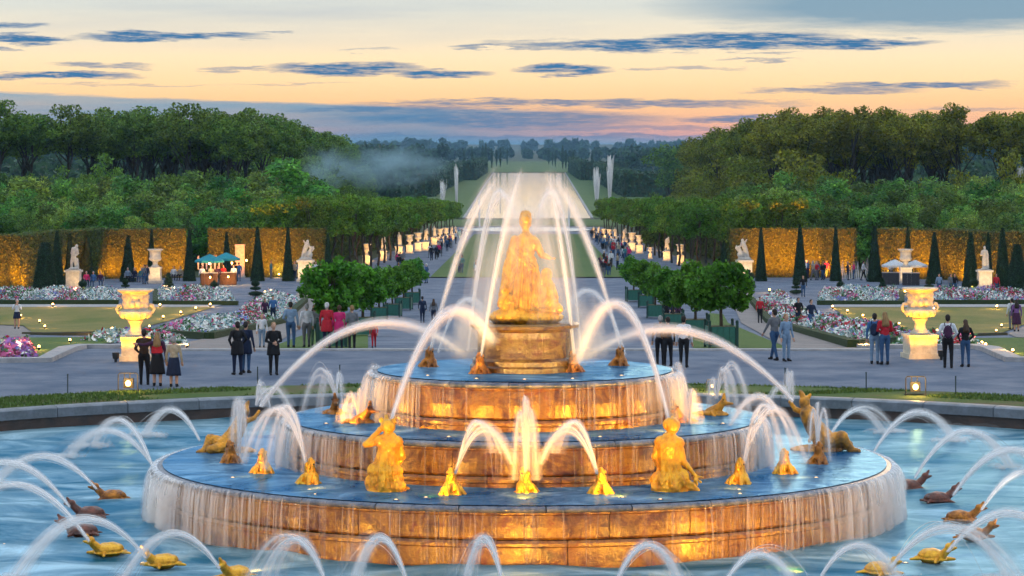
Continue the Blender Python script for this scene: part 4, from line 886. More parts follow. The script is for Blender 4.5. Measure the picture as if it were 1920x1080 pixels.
# ---- left and right forest: rows of tall trees with bare trunks, low growth in front
def forest(side, protos, lows, group, lab):
    rows = []
    X0 = 46 if side < 0 else 43
    for j, dx in enumerate((0, 8, 17, 27)):               # rows along the avenue
        for n_, Y in enumerate(np.arange(436 + j * 3, 720, 9.0)): rows.append((side * (X0 + dx), Y, ORD[n_] + ' tall tree from the near end, ' + ('avenue-side', 'second', 'third', 'outermost')[j] + ' long row of the '))
    for n_, x in enumerate(np.arange(X0 + 33, 135, 4.3)):  # front row across
        for j, Y in enumerate((440, 454)): rows.append((side * (x + j * 2.3), Y, ORD[n_] + ' tall tree out from the avenue, ' + ('front', 'second')[j] + ' edge row of the '))
    for i, (x, Y, lb_) in enumerate(rows):
        x += random.uniform(-1.5, 1.5); Y += random.uniform(-2, 2)
        t = max(0, (abs(x) - 46) / 90); hs = .92 + .05 * min(1, t) + random.uniform(-.018, .018)
        if abs(x) < X0 + 4 and random.random() < .5: pr = lows[i % 2]; hs *= 1.3
        else: pr = protos[i % 3]
        plant('forest_tree', pr, (x, Y, T(Y)), random.uniform(0, 6.28), hs * 1.12, lb_ + lab, 'tree', group, hs)
    for n_, x in enumerate(np.arange(X0 + 2, 135, 4.2)):  # understorey hides the foot of the trunks
        for Y in (426, 434):
            s = random.uniform(.50, .85)
            plant('forest_shrub', lows[random.randrange(2)], (side * x + random.uniform(-2, 2), Y + random.uniform(-3, 3), T(Y)), random.uniform(0, 6.28), s, ORD[n_] + ' undergrowth tree out from the avenue, ' + ('front' if Y == 426 else 'rear') + ' row below the ' + ('left' if side < 0 else 'right') + ' wood', 'shrub', group.replace('tall trees', 'undergrowth'), s * random.uniform(1.0, 1.4))
    for n_, Y in enumerate(np.arange(440, 720, 7.0)):
        plant('forest_shrub', lows[random.randrange(2)], (side * (X0 - 4 + random.uniform(-1, 1)), Y, T(Y)), random.uniform(0, 6.28), random.uniform(.55, .85), ORD[n_] + ' leafy tree from the near end along the avenue side of the ' + ('left' if side < 0 else 'right') + ' wood', 'tree', 'edge trees of the ' + ('left' if side < 0 else 'right') + ' wood')
forest(-1, FOREST, FOREST_LOW, 'tall trees of the left wood', 'dark left wood')
forest(1, FOREST_R, FOREST_LOW_R, 'tall trees of the right wood', 'olive right wood')
# ---- bushy trees behind the clipped hedges (each placed by its top)
def bushes(side):
    lst = []
    for row, (Y, y_lo, y_hi, st) in enumerate(((282, 398, 378, 30), (298, 384, 358, 32), (318, 366, 338, 34), (345, 352, 326, 36), (378, 340, 318, 40))):
        x = -40 if side < 0 else 1300
        while x < (640 if side < 0 else 1960):
            lst.append((x + random.uniform(-8, 8), random.uniform(y_hi, y_lo), Y + random.uniform(-6, 6), row)); x += st * random.uniform(.75, 1.3)
    return lst
n_b = 0
for side in (-1, 1):
    cnt_ = [0] * 5
    for px, py, Y, row in bushes(side):
        p = D(px, py, Y); zb = T(Y)
        if abs(p.x) < 21 + (Y - 262) * .06: continue
        k = random.randrange(5); h0 = 8.4 + .5 * k; s = (p.z - zb) / h0; cnt_[row] += 1
        plant('bushy_tree', BUSH[k], (p.x, Y, zb), random.uniform(0, 6.28), s * random.uniform(1.0, 1.35), ORD[cnt_[row] - 1] + ' bushy tree from the left, ' + ('front', 'second', 'third', 'fourth', 'rear')[row] + ' row behind the ' + ('left' if side < 0 else 'right') + ' hedges', 'tree', 'bushy trees behind the ' + ('left' if side < 0 else 'right') + ' hedges', s)
for px, py, Y, w, lb in ((545, 296, 335, 1.5, 'tall dark round tree standing out above the left bushes'), (500, 312, 340, 1.2, 'dark tree just left of the tallest bush on the left'), (1240, 352, 330, 1.0, 'round tree behind the right avenue row'), (1430, 330, 340, 1.1, 'broad dull green tree above the right hedge'), (60, 330, 335, 1.5, 'broad tree above the far left hedge'), (1690, 338, 330, 1.3, 'dense dark tree above the right hedge gap'), (590, 335, 340, 1.1, 'pale bush between the tall left tree and the avenue')):
    p = D(px, py, Y); zb = T(Y); k = random.randrange(5); s = (p.z - zb) / (8.4 + .5 * k)
    plant('bushy_tree', BUSH[k], (p.x, Y, zb), random.uniform(0, 6.28), s * w, lb, 'tree', None, s)
# ---- clipped avenue rows
for side in (-1, 1):
    nm = 'left' if side < 0 else 'right'
    for row, (xa, xb) in enumerate(((16.6, 13.2), (20.5, 16.4), (24.4, 19.6))):
        for i in range(22):
            t = i / 21; Y = 266 + 218 * t; x = xa + (xb - xa) * t
            pr = AVEN[(i + row) % 3]; sc = (1.0 + random.uniform(-.06, .08)) * (.86 - .18 * t)
            lb = ORD[i] + ' clipped tree from the near end, ' + ('lawn-side', 'middle', 'outer')[row] + ' row of the ' + nm + ' avenue'
            plant('avenue_tree', pr, (side * x, Y, T(Y)), random.choice((0, 1.57, 3.14, 4.71)) + random.uniform(-.1, .1), sc, lb, 'tree', 'clipped trees of the ' + nm + ' avenue row')
# ---- far clipped blocks along the canal, far woods, poplars
def hedge_box(name, x0, y0, x1, y1, w, h, leaf, per, m, z0=None, core=HEDGE_CORE, top=0.0):
    """straight clipped hedge from (x0,y0) to (x1,y1): solid core and a skin of leaves"""
    a = Vector((x0, y0)); b = Vector((x1, y1)); d = (b - a); ln = d.length; d.normalize(); nr = Vector((-d.y, d.x)); z = z0 if z0 is not None else T((y0 + y1) / 2)
    parts = []; n_side = int(ln * h * per); n_top = int(ln * w * per * .8); n_end = int(w * h * per)
    def pt(s, o, zz): return np.stack([a.x + d.x * s + nr.x * o, a.y + d.y * s + nr.y * o, z + zz], 1)
    P_ = []; Nn = []
    for sg in (-1, 1):
        s = rng.uniform(0, ln, n_side); P_.append(pt(s, sg * w / 2 + rng.normal(0, leaf * .22, n_side), rng.uniform(0, h, n_side))); Nn.append(np.tile([nr.x * sg, nr.y * sg, 0.], (n_side, 1)))
    s = rng.uniform(0, ln, n_top); P_.append(pt(s, rng.uniform(-w / 2, w / 2, n_top), h + rng.normal(0, leaf * .22, n_top))); Nn.append(np.tile([0, 0, 1.], (n_top, 1)))
    for e, sg in ((0, -1), (ln, 1)):
        s = np.full(n_end, e) + rng.normal(0, leaf * .22, n_end); P_.append(pt(s, rng.uniform(-w / 2, w / 2, n_end), rng.uniform(0, h, n_end))); Nn.append(np.tile([d.x * sg, d.y * sg, 0.], (n_end, 1)))
    V, Q = leafcloud(np.concatenate(P_), leaf, up=0, nrm=np.concatenate(Nn), jit=.45)
    i = leaf * .4; c = [a - d * -i + nr * (w / 2 - i), b - d * i + nr * (w / 2 - i), b - d * i - nr * (w / 2 - i), a + d * i - nr * (w / 2 - i)]
    Vc = [(p.x, p.y, z - .2) for p in c] + [(p.x, p.y, z + h - i) for p in c]
    return (V, Q), (Vc, [(0, 3, 2, 1), (4, 5, 6, 7), (0, 1, 5, 4), (1, 2, 6, 5), (2, 3, 7, 6), (3, 0, 4, 7)])
def make_hedge(name, segs, w, h, leaf, per, m, label, cat='hedge', group=None):
    r = empty(name, (0, 0, 0), 0, label, cat, group); LV = []; LQ = []; n = 0; cores = []
    for (x0, y0, x1, y1) in segs:
        (V, Q), c = hedge_box(name, x0, y0, x1, y1, w, h, leaf, per, m); LV.append(V); LQ.append(Q + n); n += len(V); cores.append(c)
    obj('foliage', qmesh('foliage', np.concatenate(LV), np.concatenate(LQ), mats=[m]), None, r)
    obj('branch_core', pmesh('branch_core', *join(cores)), HEDGE_CORE, r); return r
make_hedge('canal_hedge', [(41, 1122, 41, 1622), (41, 1122, 100, 1122)], 5, 10.2, 1.3, 1.1, L_FAR, 'tall clipped tree wall beside the canal, near one on the right')
make_hedge('canal_hedge', [(33.5, 1640, 33.5, 2120), (33.5, 1640, 60, 1640)], 5, 11.2, 1.3, 1.0, L_FAR, 'tall clipped tree wall beside the canal, far one on the right')
make_hedge('canal_hedge', [(-33.5, 1640, -33.5, 2120), (-33.5, 1640, -64, 1640)], 5, 11.2, 1.3, 1.0, L_FAR, 'tall clipped tree wall beside the canal, far one on the left')
make_hedge('canal_hedge', [(-41, 1122, -41, 1622), (-41, 1122, -100, 1122)], 5, 10.2, 1.3, 1.1, L_FAR, 'tall clipped tree wall beside the canal, near one on the left')
def far_wood(name, n, xr, yr, h0, h1, leaf, per, label, keep=None):
    P_ = []
    for i in range(n):
        x = random.uniform(*xr); y = random.uniform(*yr)
        if keep and not keep(x, y): continue
        h = random.uniform(h0, h1); w = h * random.uniform(.3, .5); cl = []
        for _ in range(6):
            u = rng.normal(0, 1, 3); u /= np.linalg.norm(u); cl.append(((x + u[0] * w * .6, y + u[1] * w * .6, T(y) + h * .6 + u[2] * h * .25), (w * .55, w * .55, h * .22)))
        for c, r in cl:
            d = rng.normal(0, 1, (per, 3)); d /= np.linalg.norm(d, axis=1, keepdims=True); P_.append(np.array(c) + d * (1 - .4 * rng.random((per, 1))) * np.array(r))
        d = rng.uniform(-1, 1, (per * 2, 3)); P_.append(np.array((x, y, T(y) + h * .3)) + d * np.array([w * .8, w * .8, h * .3]))
    V, Q = leafcloud(np.concatenate(P_), leaf); o = obj(name, qmesh(name, V, Q, mats=[L_FAR])); tag(o, label, 'wood', None, 'stuff')
far_wood('far_wood', 260, (-260, -46), (760, 1080), 11, 18, 2.3, 26, 'misty blue wood beyond the left avenue', lambda x, y: x < -40 - (y - 760) * .02)
far_wood('far_wood', 260, (46, 260), (760, 1100), 11, 17, 2.3, 26, 'hazy wood beyond the right avenue', lambda x, y: x > 70 + (y - 760) * .05)
far_wood('far_wood', 320, (-420, -70), (1300, 2500), 15, 23, 3.2, 24, 'far blue wood left of the canal')
far_wood('far_wood', 320, (72, 460), (1300, 2500), 15, 22, 3.2, 24, 'far blue wood right of the canal')
far_wood('far_wood', 420, (-700, 700), (3050, 3900), 10, 15, 4.0, 20, 'blue line of woods closing the view beyond the canal', lambda x, y: abs(x) > 20 or y > 3400)
far_wood('far_wood', 500, (-2600, 2600), (4800, 6800), 16, 26, 9.0, 16, 'faint blue wooded hills on the horizon')
def big_round(px, top, Y, w, lb):
    p = D(px, top, Y); s = (p.z - T(Y)) / 21; plant('far_tree', FOREST_LOW[0], (p.x, Y, T(Y)), 0, s * w, lb, 'tree', None, (p.z - T(Y)) / 13)
big_round(1254, 258, 1000, 2.0, 'round treetop standing above the hazy wood on the right')
pop_cl = [((0, 0, 2 + i * 1.45), (1.5 * math.sin(math.pi * (i + 1.2) / 14.5) + .2, 1.5 * math.sin(math.pi * (i + 1.2) / 14.5) + .2, 1.4)) for i in range(13)]
POP = (pmesh('poplar_trunk', *tube([(0, 0, -.5), (0, 0, 19)], [.5, .1])), qmesh('poplar_crown', *leafcloud(crown_pts(pop_cl, 60), .7), mats=[L_FAR])); POP[0].materials.append(BARK_D)
for i, (px, top, Y) in enumerate([(870, 284, 2100), (885, 280, 2100), (905, 272, 2250), (911, 266, 2300), (922, 277, 2400), (931, 280, 2500), (938, 276, 2500), (951, 278, 2700), (1029, 277, 2700), (1036, 284, 2600), (1041, 281, 2500), (1055, 272, 2350), (1061, 280, 2300), (1075, 283, 2200), (1110, 282, 2100)]):
    p = D(px, top, Y); s = (p.z - T(Y)) / 20.5; plant('poplar', POP, (p.x, Y, T(Y)), i, s * .8, ORD[i] + ' slender dark poplar from the left at the far end of the canal, ' + ('left side' if px < 990 else 'right side'), 'tree', 'poplars at the far end of the canal, ' + ('left' if px < 990 else 'right'), s)
for side, nm in ((-1, 'left'), (1, 'right')):
    make_hedge('avenue_hedge', [(side * 23.2, 263, side * 21.4, 340), (side * 21.4, 340, side * 19.2, 478)], 1.4, 3.4, .30, 16, L_HEDGE, 'dark clipped hedge behind the trunks of the ' + nm + ' avenue trees', 'hedge', 'hedges behind the avenue trees')
# ---- clipped hedges of the parterre
HH = 4.65
def hp(px, py): p = G(px, py); return (p.x, p.y)
def hedge_px(pts, label, h=HH):
    q = [hp(*p) for p in pts]; segs = [(*q[i], *q[i + 1]) for i in range(len(q) - 1)]
    return make_hedge('clipped_hedge', segs, 1.6, h, .17, 62, L_HEDGE, label, group='clipped hedges round the parterre')
hedge_px([(-130, 549), (20, 543), (110, 529), (190, 522), (346, 520)], 'long clipped hedge lit orange from below, far left behind the statue and vase')
hedge_px([(392, 519), (470, 519), (612, 519)], 'clipped hedge behind the teal parasols, left of the avenue trees')
hedge_px([(1366, 519), (1480, 519), (1604, 520)], 'clipped hedge lit orange, right of the avenue trees')
hedge_px([(1650, 520), (1780, 524), (1890, 532), (2060, 545)], 'long clipped hedge lit orange, far right behind the white parasols')
hedge_px([(372, 508), (372, 492)], 'dark hedge end seen through the gap in the left hedge', 4.5)
hedge_px([(1626, 508), (1626, 492)], 'dark hedge end seen through the gap in the right hedge', 4.5)
# ---- yew cones
def cone_proto(name, rb, rt, h, n, leaf):
    z = h * (1 - rng.random(n) ** .62); rr = rb + (rt - rb) * (z / h) ** .92; a = rng.uniform(0, 6.2832, n)
    pts = np.stack([rr * np.cos(a), rr * np.sin(a), z], 1) + rng.normal(0, .02, (n, 3)); nr = np.stack([np.cos(a), np.sin(a), np.full(n, .25)], 1)
    ft_ = int(n * .05); t = rng.uniform(0, 6.28, ft_); q = np.sqrt(rng.random(ft_)) * rt; pts = np.concatenate([pts, np.stack([q * np.cos(t), q * np.sin(t), np.full(ft_, h)], 1)]); nr = np.concatenate([nr, np.tile([0, 0, 1.], (ft_, 1))])
    lv = qmesh(name, *leafcloud(pts, leaf, 0, nr, .5), mats=[L_YEW])
    core = pmesh(name + '_core', *lathe([(rb * .93, 0), (rt * .85, h - .05)], 20)); core.materials.append(mat('yew_core', (.010, .026, .012), .9)); return core, lv
CONE = cone_proto('yew', .92, .16, 4.1, 4200, .11); CONE_T = cone_proto('yew_cut', 1.0, .36, 4.0, 4600, .11)
yl = [(85, 545, 454, 23, 1, 'big flat-topped yew cone at the far left'), (107, 541, 435, 14, 0, 'tall narrow yew just behind the flat-topped yew'), (131, 527, 440, 11, 0, 'dark yew behind the left pedestal statue'), (163, 521, 444, 15, 0, 'yew cone right of the left pedestal statue'), (240, 522, 443, 14, 0, 'yew cone left of the marble vase, left hedge'),
      (284, 521, 431, 9, 0, 'yew top rising behind the left marble vase'), (355, 521, 434, 11, 0, 'yew closing the gap between the left hedges'), (425, 520, 437, 10, 0, 'yew behind the teal parasols'), (483, 521, 427, 12, 0, 'dark yew cone in the middle of the hedge right of the teal parasols'), (540, 521, 428, 10, 0, 'greenish yew beside the left animal group'), (615, 520, 440, 9, 0, 'yew beside the first avenue trees on the left'),
      (1357, 520, 452, 10, 0, 'yew beside the first avenue trees on the right'), (1427, 521, 428, 10, 0, 'greenish yew beside the right animal group'), (1500, 522, 423, 12, 0, 'dark yew cone in the middle of the right-hand hedge'), (1567, 521, 427, 10, 0, 'yew left of the low fountain jets'), (1640, 522, 427, 13, 0, 'yew closing the gap between the right hedges'),
      (1702, 522, 427, 10, 0, 'yew top rising behind the right marble vase'), (1752, 526, 437, 14, 0, 'yew cone right of the white parasols'), (1820, 535, 438, 15, 0, 'yew cone left of the right pedestal statue'), (1853, 532, 438, 9, 0, 'yew behind the right pedestal statue'), (1880, 536, 430, 15, 0, 'pale green yew right of the right pedestal statue'), (1907, 546, 457, 19, 1, 'big dark yew at the far right edge')]
for px, yb, yt, hw, cut, lb in yl:
    g = G(px, yb + 6); pz = D(px, yt, g.y).z; pr = CONE_T if cut else CONE; hw *= 1.12; hh = (pz - g.z); s = hw * g.y / F / (1.0 if cut else .92)
    r = empty('yew_cone', g, random.uniform(0, 6), lb, 'yew', 'clipped yews along the hedges'); r.scale = (s, s, hh / 4.05); obj('core', pr[0], None, r); obj('foliage', pr[1], None, r)
# small topiary: balls, tiers and stubby cones between the far beds
def topiary(px, yb, yt, kind, lb):
    g = G(px, yb); hh = D(px, yt, g.y).z - g.z
    r = empty('topiary', g, 0, lb, 'topiary', 'small clipped topiary by the flower beds'); pts = []; nr = []
    if kind == 'tier': blobs = [((0, 0, hh * .16), (hh * .42, hh * .42, hh * .13)), ((0, 0, hh * .45), (hh * .30, hh * .30, hh * .09)), ((0, 0, hh * .72), (hh * .23, hh * .23, hh * .18)), ((0, 0, hh * .95), (hh * .08, hh * .08, hh * .07))]
    elif kind == 'ball': blobs = [((0, 0, hh * .2), (hh * .36, hh * .36, hh * .17)), ((0, 0, hh * .68), (hh * .30, hh * .30, hh * .26)), ((0, 0, hh * .96), (hh * .09, hh * .09, hh * .07))]
    else: blobs = [((0, 0, hh * (.1 + .16 * i)), (hh * (.36 - .05 * i), hh * (.36 - .05 * i), hh * .12)) for i in range(6)]
    for c, rd in blobs:
        d = rng.normal(0, 1, (420, 3)); d /= np.linalg.norm(d, axis=1, keepdims=True); pts.append(np.array(c) + d * np.array(rd)); nr.append(d)
    obj('foliage', qmesh('foliage', *leafcloud(np.concatenate(pts), .07, 0, np.concatenate(nr), .5), mats=[L_YEW]), None, r)
    obj('core', pmesh('core', *join([_ell(c, tuple(q * .9 for q in rd), n=10, m=7) for c, rd in blobs] + [tube([(0, 0, -.05), (0, 0, hh)], .03)])), mat('yew_core', (.01, .026, .012)), r)
for a in [(155, 551, 524, 'ball', 'ball-topped topiary in front of the left pedestal statue'), (235, 548, 521, 'tier', 'tiered topiary above the rim of the left stone urn'), (316, 550, 512, 'cone', 'brown pointed topiary right of the left marble vase'), (402, 552, 526, 'ball', 'ball topiary in front of the teal parasols'), (479, 556, 522, 'tier', 'three-tiered topiary on the pale gravel, left side'), (72, 554, 522, 'cone', 'stubby topiary cone at the far left bed'),
          (1493, 552, 522, 'tier', 'three-tiered topiary on the pale gravel, right side'), (1576, 552, 526, 'ball', 'ball-topped topiary beside a footlight, right side'), (1655, 553, 522, 'cone', 'stubby topiary cone in front of the white parasols'), (1826, 552, 520, 'ball', 'ball topiary in front of the right pedestal statue'), (1912, 556, 520, 'cone', 'stubby topiary cone at the far right bed'), (1404, 545, 507, 'ball', 'topiary beside the right animal group'), (1742, 550, 520, 'tier', 'tiered topiary above the rim of the right stone urn')]: topiary(*a)
# ---- orange trees in green boxes
def orange_proto(i):
    cl = []
    for k in range(60):
        u = rng.normal(0, 1, 3); u /= np.linalg.norm(u); rad = .55 + .42 * rng.random(); s = .30 * rng.uniform(.7, 1.2); cl.append(((u[0] * rad * 1.12, u[1] * rad * 1.12, 2.32 + u[2] * rad * .95), (s, s, s)))
    lv = qmesh('orange_crown', *leafcloud(crown_pts(cl, 1050, .6), .155, .5), mats=[L_ORANGE])
    tr = join([limb((0, 0, .6), (0, 0, 2.1), .075, .05, 8, .05)] + [limb((0, 0, 1.5), c, .035, .01, 5) for c, _ in cl[:12]]); t = pmesh('orange_trunk', *tr, smooth=True); t.materials.append(BARK); return t, lv
ORG = [orange_proto(i) for i in range(3)]
BOXG = mat('box_green', (.035, .16, .12), .6, (.025, .11, .09), scale=6, bump=.2); BOXD = mat('box_iron', (.02, .06, .05), .5)
pl_me = pmesh('plank', *box(0, 0, 0, .232, .04, .78)); pl_me.materials.append(BOXG)
def boxed_tree(px, py, s, lb, side):
    g = G(px, py); r = empty('boxed_tree', g, random.uniform(-.12, .12), lb, 'tree', 'orange trees in green boxes, ' + side); r.scale = (s, s, s)
    b = obj('planter_box', pmesh('planter_box', *join([box(0, 0, .49, 1.10, 1.10, .74), box(-.56, -.56, .53, .10, .10, 1.06), box(.56, -.56, .53, .10, .10, 1.06), box(-.56, .56, .53, .10, .10, 1.06), box(.56, .56, .53, .10, .10, 1.06)] + [_ell((x, y, 1.10), (.07, .07, .07), n=8, m=6) for x in (-.56, .56) for y in (-.56, .56)])), BOXD, r)
    for f in range(2):
        for k in range(4):
            p = obj('plank', pl_me, None, b)
            if f == 0: p.location = (-.36 + .24 * k, -.565, .5)
            else: p.location = ((-.565 if px > 990 else .565), -.36 + .24 * k, .5); p.rotation_euler = (0, 0, R(90))
    obj('soil', pmesh('soil', *box(0, 0, .88, 1.0, 1.0, .04)), MUD, r)
    q = ORG[random.randrange(3)]; o = obj('trunk', q[0], None, r); o.rotation_euler.z = random.uniform(0, 6); o.location.z = .12; o = obj('crown', q[1], None, r); o.rotation_euler.z = random.uniform(0, 6); o.scale = (1.07, 1.07, 1.07); o.location.z = -.06
for i, a in enumerate([(1352, 653, .95), (1304, 636, 1.0), (1262, 618, .98), (1229, 596, .98), (1212, 576, .98), (1188, 565, .98)]): boxed_tree(*a, ('nearest and largest round' if i == 0 else ORD[i]) + ' orange tree in a green box, right row, counted from the pool', 'right row')
for i, a in enumerate([(622, 652, .98), (680, 630, 1.0), (711, 601, .98), (736, 594, .98), (757, 581, .98), (773, 570, .98)]): boxed_tree(*a, ('nearest and largest round' if i == 0 else ORD[i]) + ' orange tree in a green box, left row, counted from the pool', 'left row')
# ---- flower beds
FLM = [mat('petal_white', (.80, .82, .78), .7, island=.15), mat('petal_pink', (.62, .14, .32), .7, island=.25), mat('petal_red', (.45, .02, .04), .7, island=.3), mat('petal_blue', (.22, .26, .60), .7, island=.3), mat('leaf_silver', (.26, .42, .45), .8, island=.3), mat('leaf_bed', (.07, .17, .06), .8, island=.4), mat('petal_violet', (.34, .16, .46), .7, island=.25)]
def bed(name, outline, n, hgt, label, seed, palette=(.34, .08, .06, .05, .20, .26, .02), edge=True):
    pts = [Vector(p) for p in outline]; r_ = np.random.default_rng(seed); xs = [p[0] for p in outline]; ys = [p[1] for p in outline]; out = []
    P4 = np.array(outline)
    u = r_.random(n); v = r_.random(n); base = (P4[0] * (1 - u)[:, None] + P4[1] * u[:, None]) * (1 - v)[:, None] + (P4[3] * (1 - u)[:, None] + P4[2] * u[:, None]) * v[:, None]
    dome = np.clip(np.minimum(np.minimum(v, 1 - v) * 5, np.minimum(u, 1 - u) * 14), 0, 1)
    bl = .5 + .5 * np.sin(base[:, 0] * 1.7 + 3 * np.sin(base[:, 1] * .35)) * np.sin(base[:, 1] * .62 + seed)
    z = np.interp(base[:, 1], [p[0] for p in PROF], [p[1] for p in PROF]) + .05 + hgt * dome * (.55 + .5 * bl) * r_.uniform(.35, 1.05, n)
    pts = np.column_stack([base, z])
    cum = np.cumsum(palette); ch = np.searchsorted(cum, r_.random(n) * cum[-1])
    # plants of one kind stand together in drifts
    k2 = (np.floor(base[:, 0] / .9) * 73856 + np.floor(base[:, 1] / 2.2) * 19349).astype(int) % 97; drift = np.searchsorted(cum, (k2 / 97.0) * cum[-1]); ch = np.where(r_.random(n) < .58, drift, ch); ch = np.clip(ch, 0, 6)
    V, Q = leafcloud(pts, .17, .9); mi = ch
    o = obj(name, qmesh(name, V, Q, mats=FLM, midx=mi)); tag(o, label, 'flower bed', None, 'stuff')
    if edge:
        kb = kerb([outline[0], outline[1]], .5, .3, mat('box_edging', (.035, .06, .02), .9, (.02, .04, .015), scale=9, bump=.8, bscale=30), 'box_edging'); kb2 = kerb([outline[0], outline[3]], .5, .3, MATS['box_edging'], 'box_edging')
def bq(*p): return [hp(*q) for q in p]
bed('flower_bed', bq((150, 640), (352, 652), (352, 648), (235, 630)), 1500, .55, 'small bed of pale flowers behind the left urn', 1, edge=False)
bed('flower_bed', bq((392, 636), (572, 566), (505, 548), (270, 628)), 15000, .75, 'long slanting bed of white, pink and silver flowers, left', 2)
bed('flower_bed', bq((-120, 570), (222, 570), (232, 549), (-120, 549)), 9000, .75, 'far straight bed of white and red flowers at the left', 3)
bed('flower_bed', bq((292, 571), (446, 572), (430, 549), (292, 548)), 5000, .8, 'far bed of pink and silver flowers right of the left urn', 4)
bed('flower_bed', bq((-120, 682), (70, 676), (60, 653), (-120, 655)), 2500, .5, 'low bed of violet flowers at the far left corner', 5, (.2, .3, .02, .05, .05, .3, .25), edge=False)
bed('flower_bed', bq((1600, 652), (1410, 566), (1462, 548), (1740, 640)), 16000, .75, 'long slanting bed of red, white and silver flowers, right', 6, (.30, .10, .12, .05, .20, .22, .02))
bed('flower_bed', bq((1900 + 200, 570), (1738, 570), (1730, 549), (2100, 549)), 9000, .75, 'far straight bed of pink and red flowers at the right', 7, (.26, .14, .12, .04, .22, .22, .03))
bed('flower_bed', bq((1690, 571), (1532, 571), (1536, 549), (1690, 548)), 5000, .8, 'far bed of violet and white flowers left of the right urn', 8)
bed('flower_bed', bq((1660, 654), (1850, 652), (1800, 640), (1730, 640)), 1600, .5, 'small bed of pale flowers behind the right urn', 9, edge=False)
# ================================================================ STONE URNS, STATUES
def displaced(V, k, amp, z0, z1):
    out = []
    for x, y, z in V:
        th = math.atan2(y, x); w = 1.0 if z0 < z < z1 else 0.0
        d = amp * w * max(-.35, math.sin(k * th + 2.2 * math.sin(9 * z)) * math.sin(z * 15 + 2 * math.sin(3 * th)) + .5 * math.sin(23 * th - 31 * z)); r = math.hypot(x, y)
        if r > .05: x *= 1 + d / r; y *= 1 + d / r
        out.append((x, y, z))
    return out
def dense(prof, n):
    o = []
    for (r0, z0), (r1, z1) in zip(prof[:-1], prof[1:]):
        for i in range(n): t = i / n; o.append((r0 + (r1 - r0) * t, z0 + (z1 - z0) * t))
    return o + [prof[-1]]
URN = mat('urn_marble', (.72, .64, .50), .65, (.50, .44, .34), scale=4, bump=.35, bscale=18)
def urn(px, py, lb):
    g = G(px, py); r = empty('stone_urn', g, R(8), lb, 'urn', 'big carved urns at the head of the parterre')
    obj('pedestal', pmesh('pedestal', *join([box(0, 0, .09, 1.12, 1.12, .18), box(0, 0, .46, .98, .98, .60), box(0, 0, .80, 1.06, 1.06, .10)])), URN, r)
    obj('stem', pmesh('stem', *lathe([(.36, .85), (.36, .93), (.27, .97), (.20, 1.08), (.185, 1.2), (.21, 1.3), (.27, 1.36), (.27, 1.41), (.22, 1.44)], 28), smooth=True), URN, r)
    V, Fc = lathe(dense([(.22, 1.42), (.46, 1.52), (.56, 1.64), (.555, 1.72), (.44, 1.77), (.42, 1.86), (.425, 2.15), (.445, 2.32), (.50, 2.38)], 6), 72)
    obj('bowl', pmesh('bowl', displaced(V, 6, .045, 1.78, 2.30), Fc, True), URN, r)
    obj('rim', pmesh('rim', *lathe([(.48, 2.37), (.60, 2.42), (.645, 2.45), (.645, 2.49), (.60, 2.50), (.50, 2.46), (.44, 2.30), (.05, 2.28)], 48)), URN, r)
    for k in range(14):
        a = 2 * math.pi * k / 14; obj('gadroon', GAD, None, r, loc=(.5 * math.cos(a), .5 * math.sin(a), 1.58), rot=(0, .5, a))
    for s in (-1, 1):
        obj('handle', pmesh('handle', *tube([(s * .45, 0, 1.70), (s * .60, 0, 1.68), (s * .66, 0, 1.80), (s * .60, 0, 1.92), (s * .48, 0, 1.94)], [.07, .06, .055, .06, .07], 8), smooth=True), URN, r)
        obj('mask', pmesh('mask', *_ell((s * .1, -.46, 1.98), (.09, .07, .12))), URN, r)
    return g
GAD = pmesh('gadroon', *_ell((0, 0, 0), (.06, .085, .13), n=8, m=6), smooth=True); GAD.materials.append(URN)
gu_l = urn(254, 676, 'big carved stone urn glowing yellow, left of the pool'); gu_r = urn(1725, 672, 'big carved stone urn glowing yellow, right of the pool')
def small_vase_parts():
    return (pmesh('vase_pedestal', *join([box(0, 0, .1, 1.05, 1.05, .2), box(0, 0, .62, .86, .86, .85, .93), box(0, 0, 1.1, .9, .9, .12)])), pmesh('vase_stem', *lathe([(.34, 1.16), (.3, 1.24), (.19, 1.34), (.18, 1.5), (.26, 1.58)], 20), smooth=True), pmesh('vase_bowl', *lathe([(.24, 1.57), (.42, 1.68), (.46, 1.80), (.40, 1.88), (.40, 2.2), (.46, 2.34), (.56, 2.40), (.58, 2.46), (.52, 2.47), (.4, 2.38)], 28), smooth=True))
VP = small_vase_parts()
for m_ in VP: m_.materials.append(MARBLE)
def vase(px, yb, yt, lb, group=None):
    g = G(px, yb); s = (D(px, yt, g.y).z - g.z) / 2.47; r = empty('marble_vase', g, 0, lb, 'vase', group); r.scale = (s, s, s)
    obj('pedestal', VP[0], None, r); obj('stem', VP[1], None, r); obj('bowl', VP[2], None, r); return g, s
fig_a = [E((0, 0, .06), (.3, .26, .08)), C((-.08, 0, .1), .10, (-.09, 0, .55), .13), C((.1, .02, .1), .10, (.09, 0, .55), .13), C((0, 0, .4), .20, (0, 0, .95), .19), C((0, 0, .9), .18, (0, 0, 1.4), .20), C((-.16, 0, 1.45), .09, (.16, 0, 1.45), .09), C((0, 0, 1.5), .06, (0, 0, 1.62), .06), E((0, -.01, 1.72), (.10, .12, .14)), C((-.2, 0, 1.42), .07, (-.3, -.05, 1.12), .06), C((-.3, -.05, 1.12), .055, (-.16, -.2, 1.2), .045), C((.2, 0, 1.42), .07, (.28, 0, 1.1), .06), C((.28, 0, 1.1), .055, (.26, -.1, .85), .05), C((.22, .05, 1.0), .1, (.25, .05, .15), .14)]
